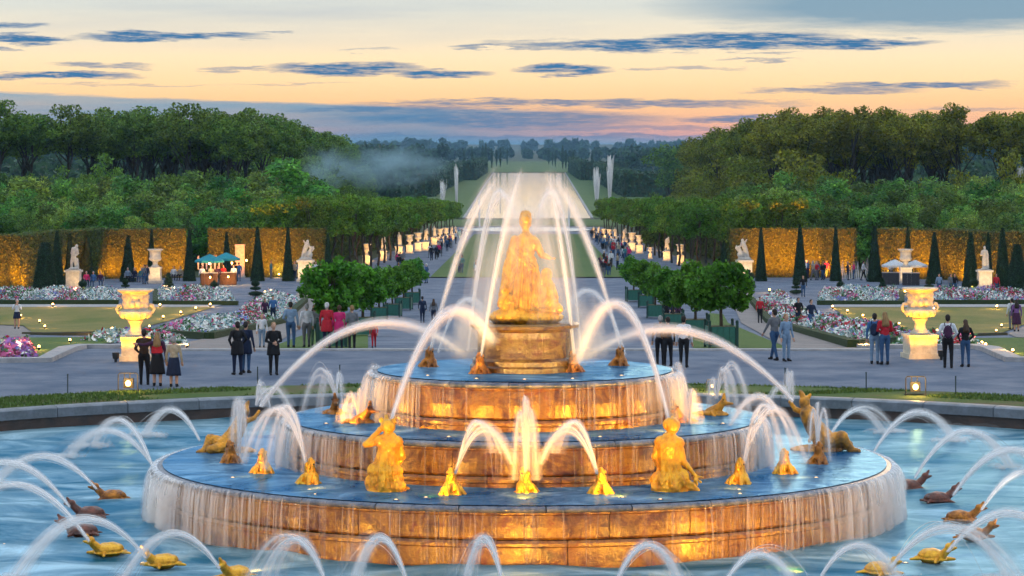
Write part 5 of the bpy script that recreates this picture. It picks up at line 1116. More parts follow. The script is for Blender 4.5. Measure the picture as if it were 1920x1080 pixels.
fig_b = [E((0, 0, .06), (.36, .3, .08)), C((-.14, 0, .1), .09, (-.12, 0, .6), .12), C((.16, .02, .1), .09, (.12, 0, .6), .12), C((-.1, 0, .6), .13, (.0, 0, .95), .17), C((.1, 0, .6), .13, (0, 0, .95), .17), C((0, 0, .95), .18, (.1, -.02, 1.38), .2), C((-.05, 0, 1.46), .1, (.24, 0, 1.40), .1), E((.22, -.05, 1.62), (.11, .12, .13)), C((.26, 0, 1.4), .07, (.34, -.05, 1.1), .06), C((.34, -.05, 1.1), .055, (.12, -.15, .9), .045), C((-.08, 0, 1.44), .07, (-.16, -.02, 1.12), .06), C((-.16, -.02, 1.12), .055, (.05, -.12, .95), .05), C((.25, .1, .1), .13, (.22, .1, .7), .1)]
fig_c = [E((0, 0, .06), (.55, .32, .09)), C((-.3, 0, .1), .10, (-.18, 0, .5), .13), C((-.18, 0, .5), .14, (-.05, 0, .8), .18), C((-.05, 0, .8), .19, (.12, 0, 1.2), .2), E((.16, -.03, 1.45), (.12, .12, .14)), C((.15, 0, 1.25), .09, (.38, 0, .95), .07), C((.38, 0, .95), .06, (.45, -.05, .7), .05), C((0, 0, 1.25), .08, (-.15, -.1, 1.5), .06), E((.32, 0, .35), (.25, .22, .28)), C((.32, 0, .5), .18, (.4, 0, .78), .14), E((.48, -.04, .92), (.11, .11, .13)), C((.5, 0, .65), .07, (.68, 0, .85), .05), C((.68, 0, .85), .05, (.62, 0, 1.05), .04), C((-.05, .1, .1), .14, (0, .1, .6), .16)]
FIG = [blob('figure', f, .028, 2) for f in (fig_a, fig_b, fig_c)]
for f in FIG: f.materials.append(MARBLE)
PED = pmesh('statue_pedestal', *join([box(0, 0, .1, 1.3, 1.3, .2), box(0, 0, .8, 1.08, 1.08, 1.25), box(0, 0, 1.47, 1.30, 1.30, .14), box(0, 0, 1.57, 1.0, 1.0, .06)])); PED.materials.append(MARBLE)
def pstatue(px, yb, yp, yt, k, lb, group=None, w=1.0, mir=1):
    g = G(px, yb); hp_ = D(px, yp, g.y).z - g.z; hf = D(px, yt, g.y).z - g.z - hp_
    r = empty('pedestal_statue', g, 0, lb, 'statue', group)
    o = obj('pedestal', PED, None, r, scale=(w * hp_ / 1.6, w * hp_ / 1.6, hp_ / 1.6)); s = hf / (1.86 if k == 0 else 1.75 if k == 1 else 1.6); obj('figure', FIG[k], None, r, loc=(0, 0, hp_), scale=(s * mir, s, s)); return g
main = [pstatue(138, 545, 505, 458, 1, 'marble nude bending over on a tall pedestal, far left', None, .95), pstatue(1846, 543, 505, 461, 0, 'marble draped statue on a tall pedestal, far right', None, .95), pstatue(573, 529, 486, 449, 2, 'marble group of man and animal on a pedestal, left of the avenue', None, .92), pstatue(1396, 529, 486, 447, 2, 'marble group of entwined figures on a pedestal, right of the avenue', None, .92, -1)]
mv = [vase(291, 531, 467, 'tall marble vase on a pedestal before the left hedge'), vase(1698, 531, 467, 'tall marble vase on a pedestal behind the white parasols')]
LIT = []
for side, lst in (('left', [('v', 687, 498, 457), ('s', 718, 489, 443), ('s', 748, 480, 435), ('v', 768, 476, 440), ('v', 784, 472, 436), ('s', 798, 471, 428), ('s', 814, 460, 423), ('v', 825, 458, 429), ('v', 836, 456, 427), ('s', 846, 452, 424), ('s', 854, 448, 423)]), ('right', [('v', 1276, 497, 458), ('s', 1250, 490, 444), ('v', 1219, 486, 464), ('v', 1199, 476, 441), ('v', 1185, 472, 436), ('s', 1170, 467, 428), ('s', 1153, 457, 426), ('v', 1143, 455, 430), ('v', 1132, 452, 429), ('s', 1122, 450, 425), ('s', 1113, 447, 424)])):
    for i, (k, px, yb, yt) in enumerate(lst):
        if k == 'v': g, _ = vase(px, yb, yt, ORD[i] + ' marble piece down the ' + side + ' alley, a lit vase', 'marbles lining the ' + side + ' alley')
        else: g = pstatue(px, yb, yb - (yb - yt) * .42, yt, i % 2, ORD[i] + ' marble piece down the ' + side + ' alley, a lit statue', 'marbles lining the ' + side + ' alley')
        LIT.append((g, side))
# ================================================================ LAMPS
WARM = (1.0, .50, .12)
def spot(name, loc, target, power, size=70, blend=.8, col=WARM, rad=.08, parent=None):
    d = bpy.data.lights.new(name, 'SPOT'); d.energy = power; d.spot_size = R(size); d.spot_blend = blend; d.color = col; d.shadow_soft_size = rad
    o = bpy.data.objects.new(name, d); o.location = loc; o.rotation_euler = (Vector(target) - Vector(loc)).to_track_quat('-Z', 'Y').to_euler(); link(o); return o
def point(name, loc, power, col=WARM, rad=.05):
    d = bpy.data.lights.new(name, 'POINT'); d.energy = power; d.color = col; d.shadow_soft_size = rad; o = bpy.data.objects.new(name, d); o.location = loc; link(o); return o
fl_b = pmesh('bulb', *_ell((0, 0, .16), (.055, .055, .055), n=10, m=7), smooth=True); fl_s = pmesh('cup', *lathe([(.03, 0), (.03, .06), (.075, .09), (.085, .13), (.07, .13), (.06, .10)], 12)); fl_s.materials.append(IRON); fl_b.materials.append(BULB)
dots = [(99, 573), (223, 575), (300, 574), (367, 580), (394, 573), (339, 588), (306, 596), (74, 604), (84, 614), (210, 618), (178, 626), (131, 641), (36, 664), (73, 655), (280, 614), (330, 638), (350, 651), (497, 550), (508, 547), (39, 594), (16, 545), (141, 551), (523, 517), (326, 549),
        (1443, 546), (1457, 552), (1576, 547), (1561, 577), (1589, 585), (1618, 594), (1697, 549), (1751, 581), (1686, 609), (1757, 622), (1822, 549), (1869, 577), (1868, 622), (1878, 612), (1894, 604), (1841, 646), (1848, 650), (1899, 662), (1624, 651), (1651, 647), (1464, 510)]
lr = {'l': 0, 'r': 0}
for px, py in sorted(dots):
    sd = 'l' if px < 990 else 'r'; lr[sd] += 1
    zoff = -.06; g = G(px, py + 3); n_ = lr[sd]
    where = 'behind the slanting bed' if 540 < py < 560 else 'on the far lawn edge' if py < 600 else 'on the lawn' if py < 645 else 'near the pool terrace'
    r = empty('footlight', g, 0, 'footlight ' + where + ', ' + ORD[n_ - 1] + ' from the left, ' + ('left' if sd == 'l' else 'right') + ' parterre', 'lamp', 'footlights on the ' + ('left' if sd == 'l' else 'right') + ' parterre')
    sc = max(1.0, g.y / 140) * .95; r.scale = (sc, sc, sc); obj('cup', fl_s, None, r); obj('bulb', fl_b, None, r)
    point('footlight_glow', g + Vector((0, 0, .40 * sc)), 45 * sc * sc)
# foreground floodlights on the verge in their tube brackets
def flood(px, py, lb, s=1.0):
    g = P(px, py, .01); r = empty('floodlight', g, 0, lb, 'lamp', 'floodlights on the grass verge'); r.scale = (s, s, s)
    obj('bracket', pmesh('bracket', *join([tube([(-.30, 0, 0), (-.30, 0, .52), (-.26, 0, .58), (.26, 0, .58), (.30, 0, .52), (.30, 0, 0)], .018, 6), tube([(-.30, .3, 0), (-.30, .3, .02), (.3, .3, .02), (.3, .3, 0)], .018, 6), tube([(-.12, .05, .58), (-.12, .05, .40)], .014, 6), tube([(.05, .05, .58), (.05, .05, .40)], .014, 6)])), IRON, r)
    obj('housing', pmesh('housing', *join([box(0, .14, .26, .30, .14, .30)])), IRON, r); obj('lens', pmesh('lens', *_ell((0, .03, .26), (.085, .05, .09))), BULB, r)
    point('floodlight_glow', g + Vector((0, -.3, .38)), 45, (1, .55, .15), .1)
flood(240, 735, 'floodlight in a tube bracket on the verge, left'); flood(1717, 742, 'floodlight in a tube bracket on the verge, right'); flood(1336, 733, 'small floodlight glowing behind the right water columns', .6)
# spots at the urns
for g, sx in ((gu_l, -.55), (gu_r, .62)):
    r = empty('urn_spotlight', g + Vector((sx, -.95, 0)), 0, 'small black spotlight at the foot of the ' + ('left' if sx < 0 else 'right') + ' stone urn', 'lamp', 'urn spotlights')
    obj('housing', pmesh('housing', *join([lathe([(.05, 0), (.05, .1), (.11, .14), (.13, .34), (.10, .34)], 14)])), IRON, r)
    for ox in (-.9, .9): spot('urn_spot', g + Vector((ox, -1.9, .30)), g + Vector((0, 0, 1.8)), 460, 66, .7, (1, .40, .0), .06)
    spot('urn_spot', g + Vector((0, -1.5, .15)), g + Vector((0, 0, .6)), 35, 100, .9, (1, .45, .05), .06)
# uplights along the parterre hedges, statues and vases (fixtures stand at their feet)
cup_me = fl_s
def uplight(loc, tgt, power, size=95, col=(1, .24, .0), show=True):
    spot('uplight', loc, tgt, power, size, .9, col, .1)
for x, y in [(-40, 550), (-15, 547), (8, 545), (36, 542), (55, 540), (128, 528), (150, 523), (190, 521), (212, 521), (262, 520), (308, 520), (330, 520), (410, 519), (505, 519), (525, 519), (560, 519), (1412, 519), (1450, 519), (1475, 519), (1525, 519), (1550, 519), (1590, 519), (1665, 520), (1680, 520), (1725, 522), (1735, 522), (1775, 524), (1795, 525), (1835, 528), (1865, 530), (1895, 533), (1915, 535)]:
    p = G(x, y + 3.0); uplight(p + Vector((0, -.2, .10)), p + Vector((random.uniform(-.8, .8), 1.6, 1.5)), random.uniform(1000, 3600), 88)
for g in main + [m[0] for m in mv]:
    for ox in (-1.4, 1.2): spot('statue_spot', g + Vector((ox, -2.6, .2)), g + Vector((0, 0, 2.0)), 260, 70, .8, (1, .60, .22), .1)
for g, side in LIT:
    spot('alley_spot', g + Vector((.8 if side == 'left' else -.8, -2.2, .15)), g + Vector((0, 0, 1.6)), 520, 75, .8, (1, .52, .14), .1)
for side in (-1, 1):
    for i in range(9):
        t = i / 8; Y = 268 + 190 * t; x = (18.8 - 3.8 * t) * side
        point('alley_uplight', Vector((x, Y, T(Y) + .4)), 130, (1, .40, .03), .15)
# fountain floodlights: watertight lamps in the pool and on the tiers
LAMP_G = mat('lamp_glass', (1, .8, .5), .3, emit=(1, .5, .12), emit_s=1.2)
lamp_h = pmesh('housing', *lathe([(.03, -.2), (.06, -.16), (.065, -.004), (.05, .0)], 14)); lamp_h.materials.append(RIM)
lamp_l = pmesh('lens', *lathe([(.05, -.005), (.01, .012)], 14)); lamp_l.materials.append(LAMP_G)
def fl_lamp(r, ang, z, tr, tz, power, size, col, lb):
    a = R(ang); p = Vector((FC.x + r * math.cos(a), FC.y + r * math.sin(a), z)); t = Vector((FC.x + tr * math.cos(a), FC.y + tr * math.sin(a), tz))
    e = empty('fountain_lamp', p - Vector((0, 0, .075 if z < 0 else 0)), 0, lb, 'lamp', 'watertight lamps round the fountain tiers'); obj('housing', lamp_h, None, e); obj('lens', lamp_l, None, e)
    spot('fountain_spot', p + Vector((0, 0, .08)), t, power, size, .8, col, .12)
FCOL = (1.0, .40, .025)
for i, a in enumerate(range(-150, -29, 15)): fl_lamp(10.6, a, ZW + .05, 7.9, .25, (60, 110, 260, 190, 480, 270, 540, 190, 80)[i], 100, FCOL, ORD[i] + ' round watertight lamp from the left, in the pool before the lowest tier')
for i, a in enumerate((-150, -128, -106, -90, -74, -52, -30)): fl_lamp(7.1, a, .575, 4.8, 1.35, (90, 110, 220, 330, 260, 110, 80)[i], 110, FCOL, ORD[i] + ' round watertight lamp from the left on the lowest tier')
for i, a in enumerate((-160, -132, -110, -90, -70, -48, -20)): fl_lamp(4.6, a, 1.515, 2.6, 2.5, 170, 110, FCOL, ORD[i] + ' round watertight lamp from the left on the middle tier')
for i, a in enumerate((-140, -112, -90, -68, -40)): fl_lamp(2.75, a, 2.575, .1, 4.3, 95, 100, (1, .58, .14), ORD[i] + ' round watertight lamp from the left on the top tier')

for i, a in enumerate((-155, -130, -108, -72, -50, -25)): fl_lamp(11.8, a, ZW + .05, 1.6, 5.0, 480, 34, (1.0, .80, .56), 'round watertight lamp in the pool aimed up at the tall jets, ' + ORD[i] + ' from the left')
for i, a in enumerate((-165, -140, -40, -15)): fl_lamp(12.4, a + 4, ZW + .05, 6.5, 1.6, 230, 60, (1.0, .84, .64), 'round watertight lamp in the pool aimed at the side jets, ' + ORD[i] + ' from the left')

for nm_, pp in (('left', STL), ('right', STR)):
    a_ = math.degrees(math.atan2(pp.y - FC.y, pp.x - FC.x)); fl_lamp(7.62, a_ - 7, .575, 6.2, 1.1, 20, 110, (1, .56, .12), 'small watertight lamp before the ' + nm_ + ' gilded figure, outer one'); fl_lamp(7.62, a_ + 7, .575, 6.2, 1.1, 20, 110, (1, .56, .12), 'small watertight lamp before the ' + nm_ + ' gilded figure, inner one')
# ================================================================ PEOPLE
# tags: 0 skin, 1 top, 2 trousers, 3 shoes
def hand(p, d, side, t=0):
    p = Vector(p); d = Vector(d).normalized(); s = d.cross(Vector((0, 1, 0.15))).normalized(); q = d.cross(s).normalized(); out = [C(p, .030, p + d * .07, .034, t)]
    for k, (o, ln) in enumerate(((-.030, .065), (-.010, .078), (.010, .074), (.030, .058))):
        b = p + d * .085 + s * o; m = b + d * ln * .55; e = m + (d * .7 - q * .6).normalized() * ln * .5; out += [C(b, .0125, m, .0115, t), C(m, .0115, e, .010, t)]
    b = p + d * .02 + s * (.034 * side); out.append(C(b, .014, b + (d * .7 + s * .7 * side).normalized() * .06, .011, t)); return out
def body(pose):
    st = {'stand': (.10, 0, .10, 0), 'shift': (.12, .03, .09, -.05), 'walk': (.08, -.26, .08, .24), 'walk2': (.08, .16, .08, -.18)}.get(pose.get('legs', 'stand'))
    slim = pose.get('w', 1.0); P_ = []
    lift = .0
    for sg, dx, dy in ((-1, st[0], st[1]), (1, st[2], st[3])):
        hip = (sg * .095, 0, .90); kn = (sg * (dx + .0), dy * .45 - .02, .50); an = (sg * dx, dy, .10); 
        P_ += [C(hip, .100 * slim, kn, .068, 2), C(kn, .066, an, .047, 2), C((sg * dx, dy + .03, .05), .045, (sg * dx * 1.1, dy - .15, .035), .034, 3), C(an, .05, (an[0], an[1], .05), .05, 3)]
    P_ += [E((0, .01, .95), (.165 * slim, .115, .13), t=2), C((0, 0, 1.02), .130 * slim, (0, 0, 1.16), .125 * slim, 1), E((0, 0, 1.28), (.175 * slim, .118, .20), t=1), C((-.13, 0, 1.405), .072, (.13, 0, 1.405), .072, 1), E((0, 0, 1.06), (.155 * slim, .118, .14), t=1)]
    P_ += [C((0, .0, 1.44), .052, (0, -.01, 1.54), .050, 0), E((0, -.015, 1.635), (.076, .095, .115), t=0), E((0, -.045, 1.575), (.052, .06, .05), t=0), C((0, -.105, 1.635), .014, (0, -.122, 1.610), .016, 0), E((-.078, 0, 1.63), (.014, .022, .032), t=0), E((.078, 0, 1.63), (.014, .022, .032), t=0)]
    for sg, key in ((-1, 'L'), (1, 'R')):
        el, wr = pose.get(key, ((sg * .255, .02, 1.13), (sg * .27, -.07, .88))); sh = (sg * .185, 0, 1.40)
        P_ += [C(sh, .062, el, .047, 1), C(el, .046, wr, .034, 1 if pose.get('sleeve', True) else 0)]; d = Vector(wr) - Vector(el); P_ += hand(Vector(wr) + d.normalized() * .015, d, -sg)
    return P_
def body_lo(pose): return [p for p in body(pose) if not (p[0] == 'c' and p[2] < .016)]
POSES = {'stand': {}, 'shift': {'legs': 'shift', 'R': ((.27, .06, 1.14), (.16, -.14, 1.02))}, 'camera': {'legs': 'shift', 'L': ((-.25, -.12, 1.18), (-.08, -.26, 1.42)), 'R': ((.25, -.12, 1.18), (.08, -.26, 1.42))}, 'front': {'L': ((-.25, .0, 1.13), (-.06, -.19, 1.06)), 'R': ((.25, .0, 1.13), (.06, -.2, 1.09))}, 'walk': {'legs': 'walk', 'L': ((-.25, .12, 1.14), (-.26, .02, .90)), 'R': ((.25, -.1, 1.14), (.25, -.26, .95))}, 'arm': {'R': ((.42, .02, 1.34), (.62, -.02, 1.36))}, 'pockets': {'legs': 'shift', 'L': ((-.30, .04, 1.16), (-.19, -.08, .98)), 'R': ((.30, .04, 1.16), (.19, -.08, .98))}}
BM = {k: blob('body_' + k, body(v), .0125, 2, 4) for k, v in POSES.items()}
BL = {k: blob('body_lo_' + k, body_lo(POSES[k]), .034, 1, 4) for k in ('stand', 'shift', 'walk', 'pockets')}
sit = [p for p in body_lo({}) if not (p[0] == 'c' and p[5] in (2, 3))]
sit = [((p[0],) + tuple(p[1:])) for p in sit]
def seated():
    out = []
    for p in sit:
        if p[0] == 'c': out.append(('c', tuple(Vector(p[1]) - Vector((0, 0, .42))), p[2], tuple(Vector(p[3]) - Vector((0, 0, .42))), p[4], p[5]))
        else: out.append(('e', tuple(Vector(p[1]) - Vector((0, 0, .42))), p[2], p[3], p[4]))
    for s in (-1, 1): out += [C((s * .1, 0, .50), .09, (s * .12, -.42, .50), .07, 2), C((s * .12, -.42, .50), .065, (s * .12, -.40, .1), .045, 2), C((s * .12, -.40, .05), .045, (s * .12, -.56, .04), .035, 3)]
    return out
BS = blob('body_seated', seated(), .03, 1, 4)
SK = [mat('skin', (.52, .30, .21), .6, bump=.05, bscale=60), mat('skin_tan', (.36, .19, .12), .6)]
def cloth(name, c): return mat('cloth_' + name, c, .85, tuple(x * .72 for x in c), scale=7, bump=.35, bscale=16)
CL = {k: cloth(k, c) for k, c in {'black': (.012, .012, .016), 'navy': (.012, .022, .06), 'brown': (.05, .028, .018), 'beige': (.42, .36, .27), 'red': (.50, .02, .035), 'pink': (.62, .03, .17), 'white': (.72, .76, .82), 'jeans': (.04, .10, .22), 'lightjeans': (.20, .31, .46), 'grey': (.16, .17, .19), 'blue': (.05, .15, .36), 'green': (.06, .13, .08), 'violet': (.20, .10, .30), 'teal': (.05, .22, .26), 'plum': (.06, .02, .06), 'orange': (.45, .16, .04)}.items()}
HAIR = {k: mat('hair_' + k, c, .6, tuple(x * .5 for x in c), scale=20, stretch=(1, 1, .15)) for k, c in {'dark': (.02, .013, .01), 'brown': (.07, .035, .018), 'blond': (.34, .20, .08), 'grey': (.36, .36, .36), 'white': (.7, .7, .7)}.items()}
hs = [E((0, .012, 1.665), (.088, .100, .100)), E((0, .045, 1.62), (.082, .075, .095))]
HM = {'short': blob('hair_short', hs, .016, 1), 'long': blob('hair_long', hs + [C((0, .06, 1.6), .085, (0, .10, 1.36), .105), C((-.05, .07, 1.5), .07, (-.07, .10, 1.32), .06), C((.05, .07, 1.5), .07, (.07, .10, 1.32), .06)], .016, 1)}
def skirt_me(z0, z1, r0, r1):
    V, Fc = lathe(dense([(r0, z1), (r0 * 1.12, z1 - .08), ((r0 + r1) / 2 * 1.05, (z0 + z1) / 2), (r1, z0), (r1 * .94, z0 + .01)], 4), 40)
    return pmesh('skirt', [(x * (1 + .05 * math.sin(9 * math.atan2(y, x)) * (z1 - z) / (z1 - z0)), y * .78 * (1 + .05 * math.sin(9 * math.atan2(y, x)) * (z1 - z) / (z1 - z0)), z) for x, y, z in V], Fc, True)
SKIRT = {'mid': skirt_me(.40, 1.03, .165, .26), 'short': skirt_me(.62, 1.03, .165, .24), 'coat': skirt_me(.66, 1.10, .17, .22)}
def person(pos, rz, h, top, bot, hair, hl, lb, pose='stand', skirt=None, lo=False, group=None, skin=0, shoe='black', cat='person'):
    r = empty('person', pos, rz, lb, cat, group); s = h / 1.75; r.scale = (s, s, s)
    me = (BL.get(pose) or BL['stand']) if lo else BM[pose]
    if pose == 'seated': me = BS
    b = obj('body', me, None, r)
    for i, m in enumerate((SK[skin], CL[top], (SK[skin] if skirt in ('mid', 'short') else CL[bot]), CL[shoe])):
        b.material_slots[i].link = 'OBJECT'; b.material_slots[i].material = m
    dz = -.42 if pose == 'seated' else 0
    o = obj('hair', HM[hl], None, r, loc=(0, 0, dz)); 
    if not HM[hl].materials: HM[hl].materials.append(None)
    o.material_slots[0].link = 'OBJECT'; o.material_slots[0].material = HAIR[hair]
    if skirt:
        k = SKIRT[skirt]
        if not k.materials: k.materials.append(None)
        o = obj('skirt' if skirt != 'coat' else 'coat_skirt', k, None, r); o.material_slots[0].link = 'OBJECT'; o.material_slots[0].material = CL[bot if skirt != 'coat' else top]
    return r
BPK = blob('backpack', [E((0, .17, 1.20), (.15, .09, .22)), E((0, .22, 1.10), (.12, .07, .12)), E((0, .18, 1.32), (.12, .07, .08))], .016, 2)
BSTR = pmesh('strap', *join([tube([(s * .09, .13, 1.38), (s * .11, .02, 1.48), (s * .12, -.115, 1.40), (s * .13, -.125, 1.2), (s * .14, .02, 1.05), (s * .1, .13, 1.04)], .016, 6) for s in (-1, 1)]), smooth=True)
def backpack(pos, rz, h, col, lb):
    r = empty('backpack', pos, rz, lb, 'backpack'); s = h / 1.75; r.scale = (s, s, s)
    for n, me in (('bag', BPK), ('strap', BSTR)):
        if not me.materials: me.materials.append(None)
        o = obj(n, me, None, r); o.material_slots[0].link = 'OBJECT'; o.material_slots[0].material = CL[col]
A = math.pi                                              # rz 0 = facing the camera, pi = facing away
# group of three at the left
person(G(270, 722), A + .2, 1.76, 'brown', 'black', 'dark', 'short', 'thin man in a dark brown jacket, left of the group of three', 'shift')
person(G(295, 725), A, 1.70, 'plum', 'black', 'blond', 'long', 'long-haired woman in a dark plum jacket with one arm round her neighbour', 'arm', skirt='mid')
o = obj('shawl', pmesh('shawl', *box(0, 0, 0, .34, .30, .22, .9)), CL['red'], None, loc=G(295, 725) + Vector((0, 0, 1.16))); tag(o, 'red band of cloth across the back of the long-haired woman', 'shawl')
person(G(326, 726), A - .1, 1.58, 'beige', 'navy', 'grey', 'short', 'short woman in a beige jacket and navy skirt at the left', 'stand', skirt='mid')
person(G(445, 704), A + .5, 1.76, 'black', 'navy', 'dark', 'short', 'dark-clothed man standing left of the pool, nearer of the pair', 'pockets', skirt='coat'); person(G(461, 700), A - .3, 1.72, 'navy', 'jeans', 'dark', 'short', 'navy-clothed man just behind the dark-clothed man', 'stand', skirt='coat')
person(G(513, 704), .25, 1.74, 'black', 'black', 'blond', 'short', 'person in a long black coat facing the pool with hands together', 'front', skirt='coat')
person(G(545, 653), A, 1.78, 'lightjeans', 'jeans', 'dark', 'short', 'man in a pale blue shirt and jeans with legs apart', 'shift'); person(G(575, 652), A + .3, 1.70, 'white', 'grey', 'grey', 'short', 'visitor in white beside the man in the pale blue shirt', 'stand'); person(G(590, 650), .4, 1.66, 'grey', 'green', 'brown', 'long', 'grey-clad visitor left of the red coat', 'stand')
person(G(491, 652), .2, 1.30, 'white', 'lightjeans', 'blond', 'short', 'child in white standing behind the black coat', 'stand')
person(G(512, 604), 0.1, 1.74, 'blue', 'navy', 'dark', 'short', 'man in an open blue jacket beside the slanting bed', 'stand', lo=True); person(G(497, 606), .4, 1.62, 'plum', 'black', 'dark', 'long', 'dark-haired woman beside the man in the blue jacket', 'stand', lo=True)
person(G(613, 655), A - .2, 1.76, 'red', 'navy', 'white', 'short', 'white-haired visitor in a bright red coat', 'stand', skirt='coat'); person(G(636, 655), A + .2, 1.66, 'pink', 'black', 'brown', 'short', 'visitor in a vivid pink coat beside the red coat', 'stand', skirt='coat'); person(G(660, 656), A + .4, 1.66, 'grey', 'black', 'blond', 'short', 'blond visitor in grey right of the pink coat', 'front')
person(G(701, 652), 0, 1.05, 'red', 'red', 'brown', 'short', 'small child dressed in red on the gravel', 'walk'); person(G(792, 606), A, 1.76, 'navy', 'navy', 'dark', 'short', 'man in navy walking left of the tall jets', 'walk', lo=True); person(G(813, 607), A, 1.60, 'grey', 'navy', 'brown', 'long', 'woman in grey beside the man in navy near the tall jets', 'stand', lo=True)
person(G(32, 617), .1, 1.66, 'white', 'navy', 'white', 'short', 'white-haired person in a white top and navy skirt on the left path', 'camera', skirt='short')
# right
person(G(1425, 606), .2, 1.72, 'red', 'black', 'dark', 'short', 'man in a dark red jacket beside the right slanting bed', 'stand', lo=True); person(G(1497, 614), .3, 1.74, 'black', 'navy', 'dark', 'short', 'dark-clothed man beside the right slanting bed', 'pockets', lo=True); person(G(1521, 622), .5, 1.7, 'navy', 'jeans', 'brown', 'short', 'visitor in navy close to the right slanting bed flowers', 'walk', lo=True)
person(G(1452, 676), A + .6, 1.80, 'grey', 'jeans', 'dark', 'short', 'tall visitor in grey with jeans walking on the right terrace', 'walk'); person(G(1474, 678), .5, 1.66, 'lightjeans', 'lightjeans', 'blond', 'short', 'visitor in pale blue beside the tall grey visitor', 'stand')
person(G(1252, 688), A + .3, 1.70, 'brown', 'black', 'dark', 'short', 'brown-clad visitor partly behind the wide right jet', 'shift'); person(G(1282, 690), A - .3, 1.76, 'white', 'black', 'dark', 'short', 'visitor in a white shirt behind the wide right jet', 'stand'); person(G(1238, 686), A, 1.72, 'grey', 'black', 'grey', 'short', 'grey visitor behind the right tall jet', 'stand')
person(G(1250, 608), .3, 1.74, 'black', 'black', 'dark', 'short', 'black-clad visitor sheltering by the right tree boxes', 'stand', lo=True); person(G(1262, 611), -.5, 1.7, 'navy', 'black', 'dark', 'short', 'navy-clad visitor by the right tree boxes', 'pockets', lo=True); person(G(1272, 613), .9, 1.68, 'plum', 'black', 'brown', 'long', 'plum-clad visitor by the right tree boxes', 'stand', lo=True)
person(G(1640, 683), A - .2, 1.76, 'blue', 'lightjeans', 'dark', 'short', 'visitor in blue with pale jeans left of the right urn', 'stand'); backpack(G(1640, 683), A - .2, 1.76, 'navy', 'navy backpack worn by the visitor in blue'); person(G(1659, 684), A + .2, 1.82, 'red', 'jeans', 'blond', 'long', 'visitor in crimson with long fair hair left of the right urn', 'front')
person(G(1777, 691), A - .1, 1.82, 'white', 'black', 'dark', 'short', 'man in a pale hooded top right of the right urn', 'pockets'); backpack(G(1777, 691), A - .1, 1.82, 'plum', 'dark red backpack on the man in the pale top'); person(G(1810, 689), A + .2, 1.62, 'black', 'jeans', 'brown', 'long', 'woman in a black jacket and jeans beside the man with a backpack', 'pockets')
person(G(1906, 622), A, 1.7, 'violet', 'plum', 'dark', 'long', 'woman in violet at the right edge of the parterre', 'stand', skirt='mid'); person(G(1897, 618), A + .3, 1.74, 'white', 'grey', 'dark', 'short', 'man in white at the right edge of the parterre', 'stand'); backpack(G(1897, 618), A + .3, 1.74, 'black', 'black backpack on the man in white at the right edge')
# far visitors
tops = ['black', 'navy', 'grey', 'white', 'red', 'blue', 'beige', 'brown', 'jeans', 'plum', 'teal', 'pink']
def crowd(n, x0, x1, y0, y1, lb, group):
    for i in range(n):
        px = random.uniform(x0, x1); py = random.uniform(y0, y1)
        person(G(px, py), random.uniform(0, 6.28), random.uniform(1.55, 1.85), random.choice(tops), random.choice(('black', 'jeans', 'navy', 'grey')), random.choice(list(HAIR)), random.choice(('short', 'short', 'long')), lb, random.choice(('stand', 'walk', 'shift', 'pockets')), lo=True, group=group)
def alley(n, xa, ya, xb, yb, sp, lb, group):
    for i in range(n):
        t = random.random(); py = ya + (yb - ya) * t; px = xa + (xb - xa) * t + random.uniform(-sp, sp) * (1 - .6 * t)
        person(G(px, py), random.uniform(0, 6.28), random.uniform(1.55, 1.85), random.choice(tops), random.choice(('black', 'jeans', 'navy', 'grey')), random.choice(list(HAIR)), random.choice(('short', 'short', 'long')), lb, random.choice(('stand', 'walk', 'shift', 'pockets')), lo=True, group=group)
person(G(809, 489), A, 1.80, 'black', 'navy', 'dark', 'short', 'dark-clad walker at the near end of the left alley', 'walk', lo=True); person(G(818, 487), A, 1.7, 'navy', 'black', 'dark', 'short', 'second dark-clad walker at the near end of the left alley', 'stand', lo=True)
alley(22, 815, 484, 862, 447, 14, 'distant visitor strolling down the left alley', 'visitors in the left alley')
alley(48, 1180, 492, 1112, 447, 22, 'distant visitor in the crowd of the right alley', 'visitors in the right alley')
crowd(9, 505, 600, 521, 527, 'distant visitor in front of the left hedge', 'visitors before the left hedge'); crowd(14, 1500, 1625, 519, 527, 'distant visitor beside the low jets before the right hedge', 'visitors before the right hedge'); crowd(8, 1635, 1690, 520, 529, 'distant visitor under the white parasols', 'visitors at the white parasols')
crowd(10, 1120, 1165, 500, 522, 'distant visitor on the right of the lawn end', 'visitors at the right lawn end'); crowd(8, 860, 960, 500, 540, 'distant visitor behind the left tall jets', 'visitors behind the jets'); crowd(9, 745, 800, 500, 535, 'distant visitor behind the left orange trees', 'visitors behind the orange trees')
for px, c, lb in ((1761, 'lightjeans', 'visitor in pale blue beside the far right bed'), (1783, 'grey', 'visitor in grey beside the far right bed'), (1790, 'black', 'visitor in black beside the far right bed'), (1506, 'black', 'visitor in black by the three-tiered topiary at the right'), (1868, 'red', 'visitor in red beside the right pedestal statue'), (270, 'grey', 'grey visitor left of the marble vase'), (275, 'navy', 'navy visitor left of the marble vase')):
    person(G(px, 553 if px > 1700 else 557 if px > 1000 else 533), random.uniform(-.5, .5), 1.72, c, 'jeans', 'dark', 'short', lb, 'stand', lo=True)
BENCH = pmesh('bench', *join([box(0, 0, .43, 1.9, .45, .07), box(-.8, 0, .2, .12, .4, .4), box(.8, 0, .2, .12, .4, .4), box(0, .24, .66, 1.9, .06, .32)])); BENCH.materials.append(KERB)
bp_parts = {'seat': box(0, 0, .43, 1.9, .45, .07), 'leg': box(0, 0, .2, .12, .4, .4), 'backrest': box(0, .24, .66, 1.9, .06, .32)}
bpm = {k: pmesh(k, *v) for k, v in bp_parts.items()}
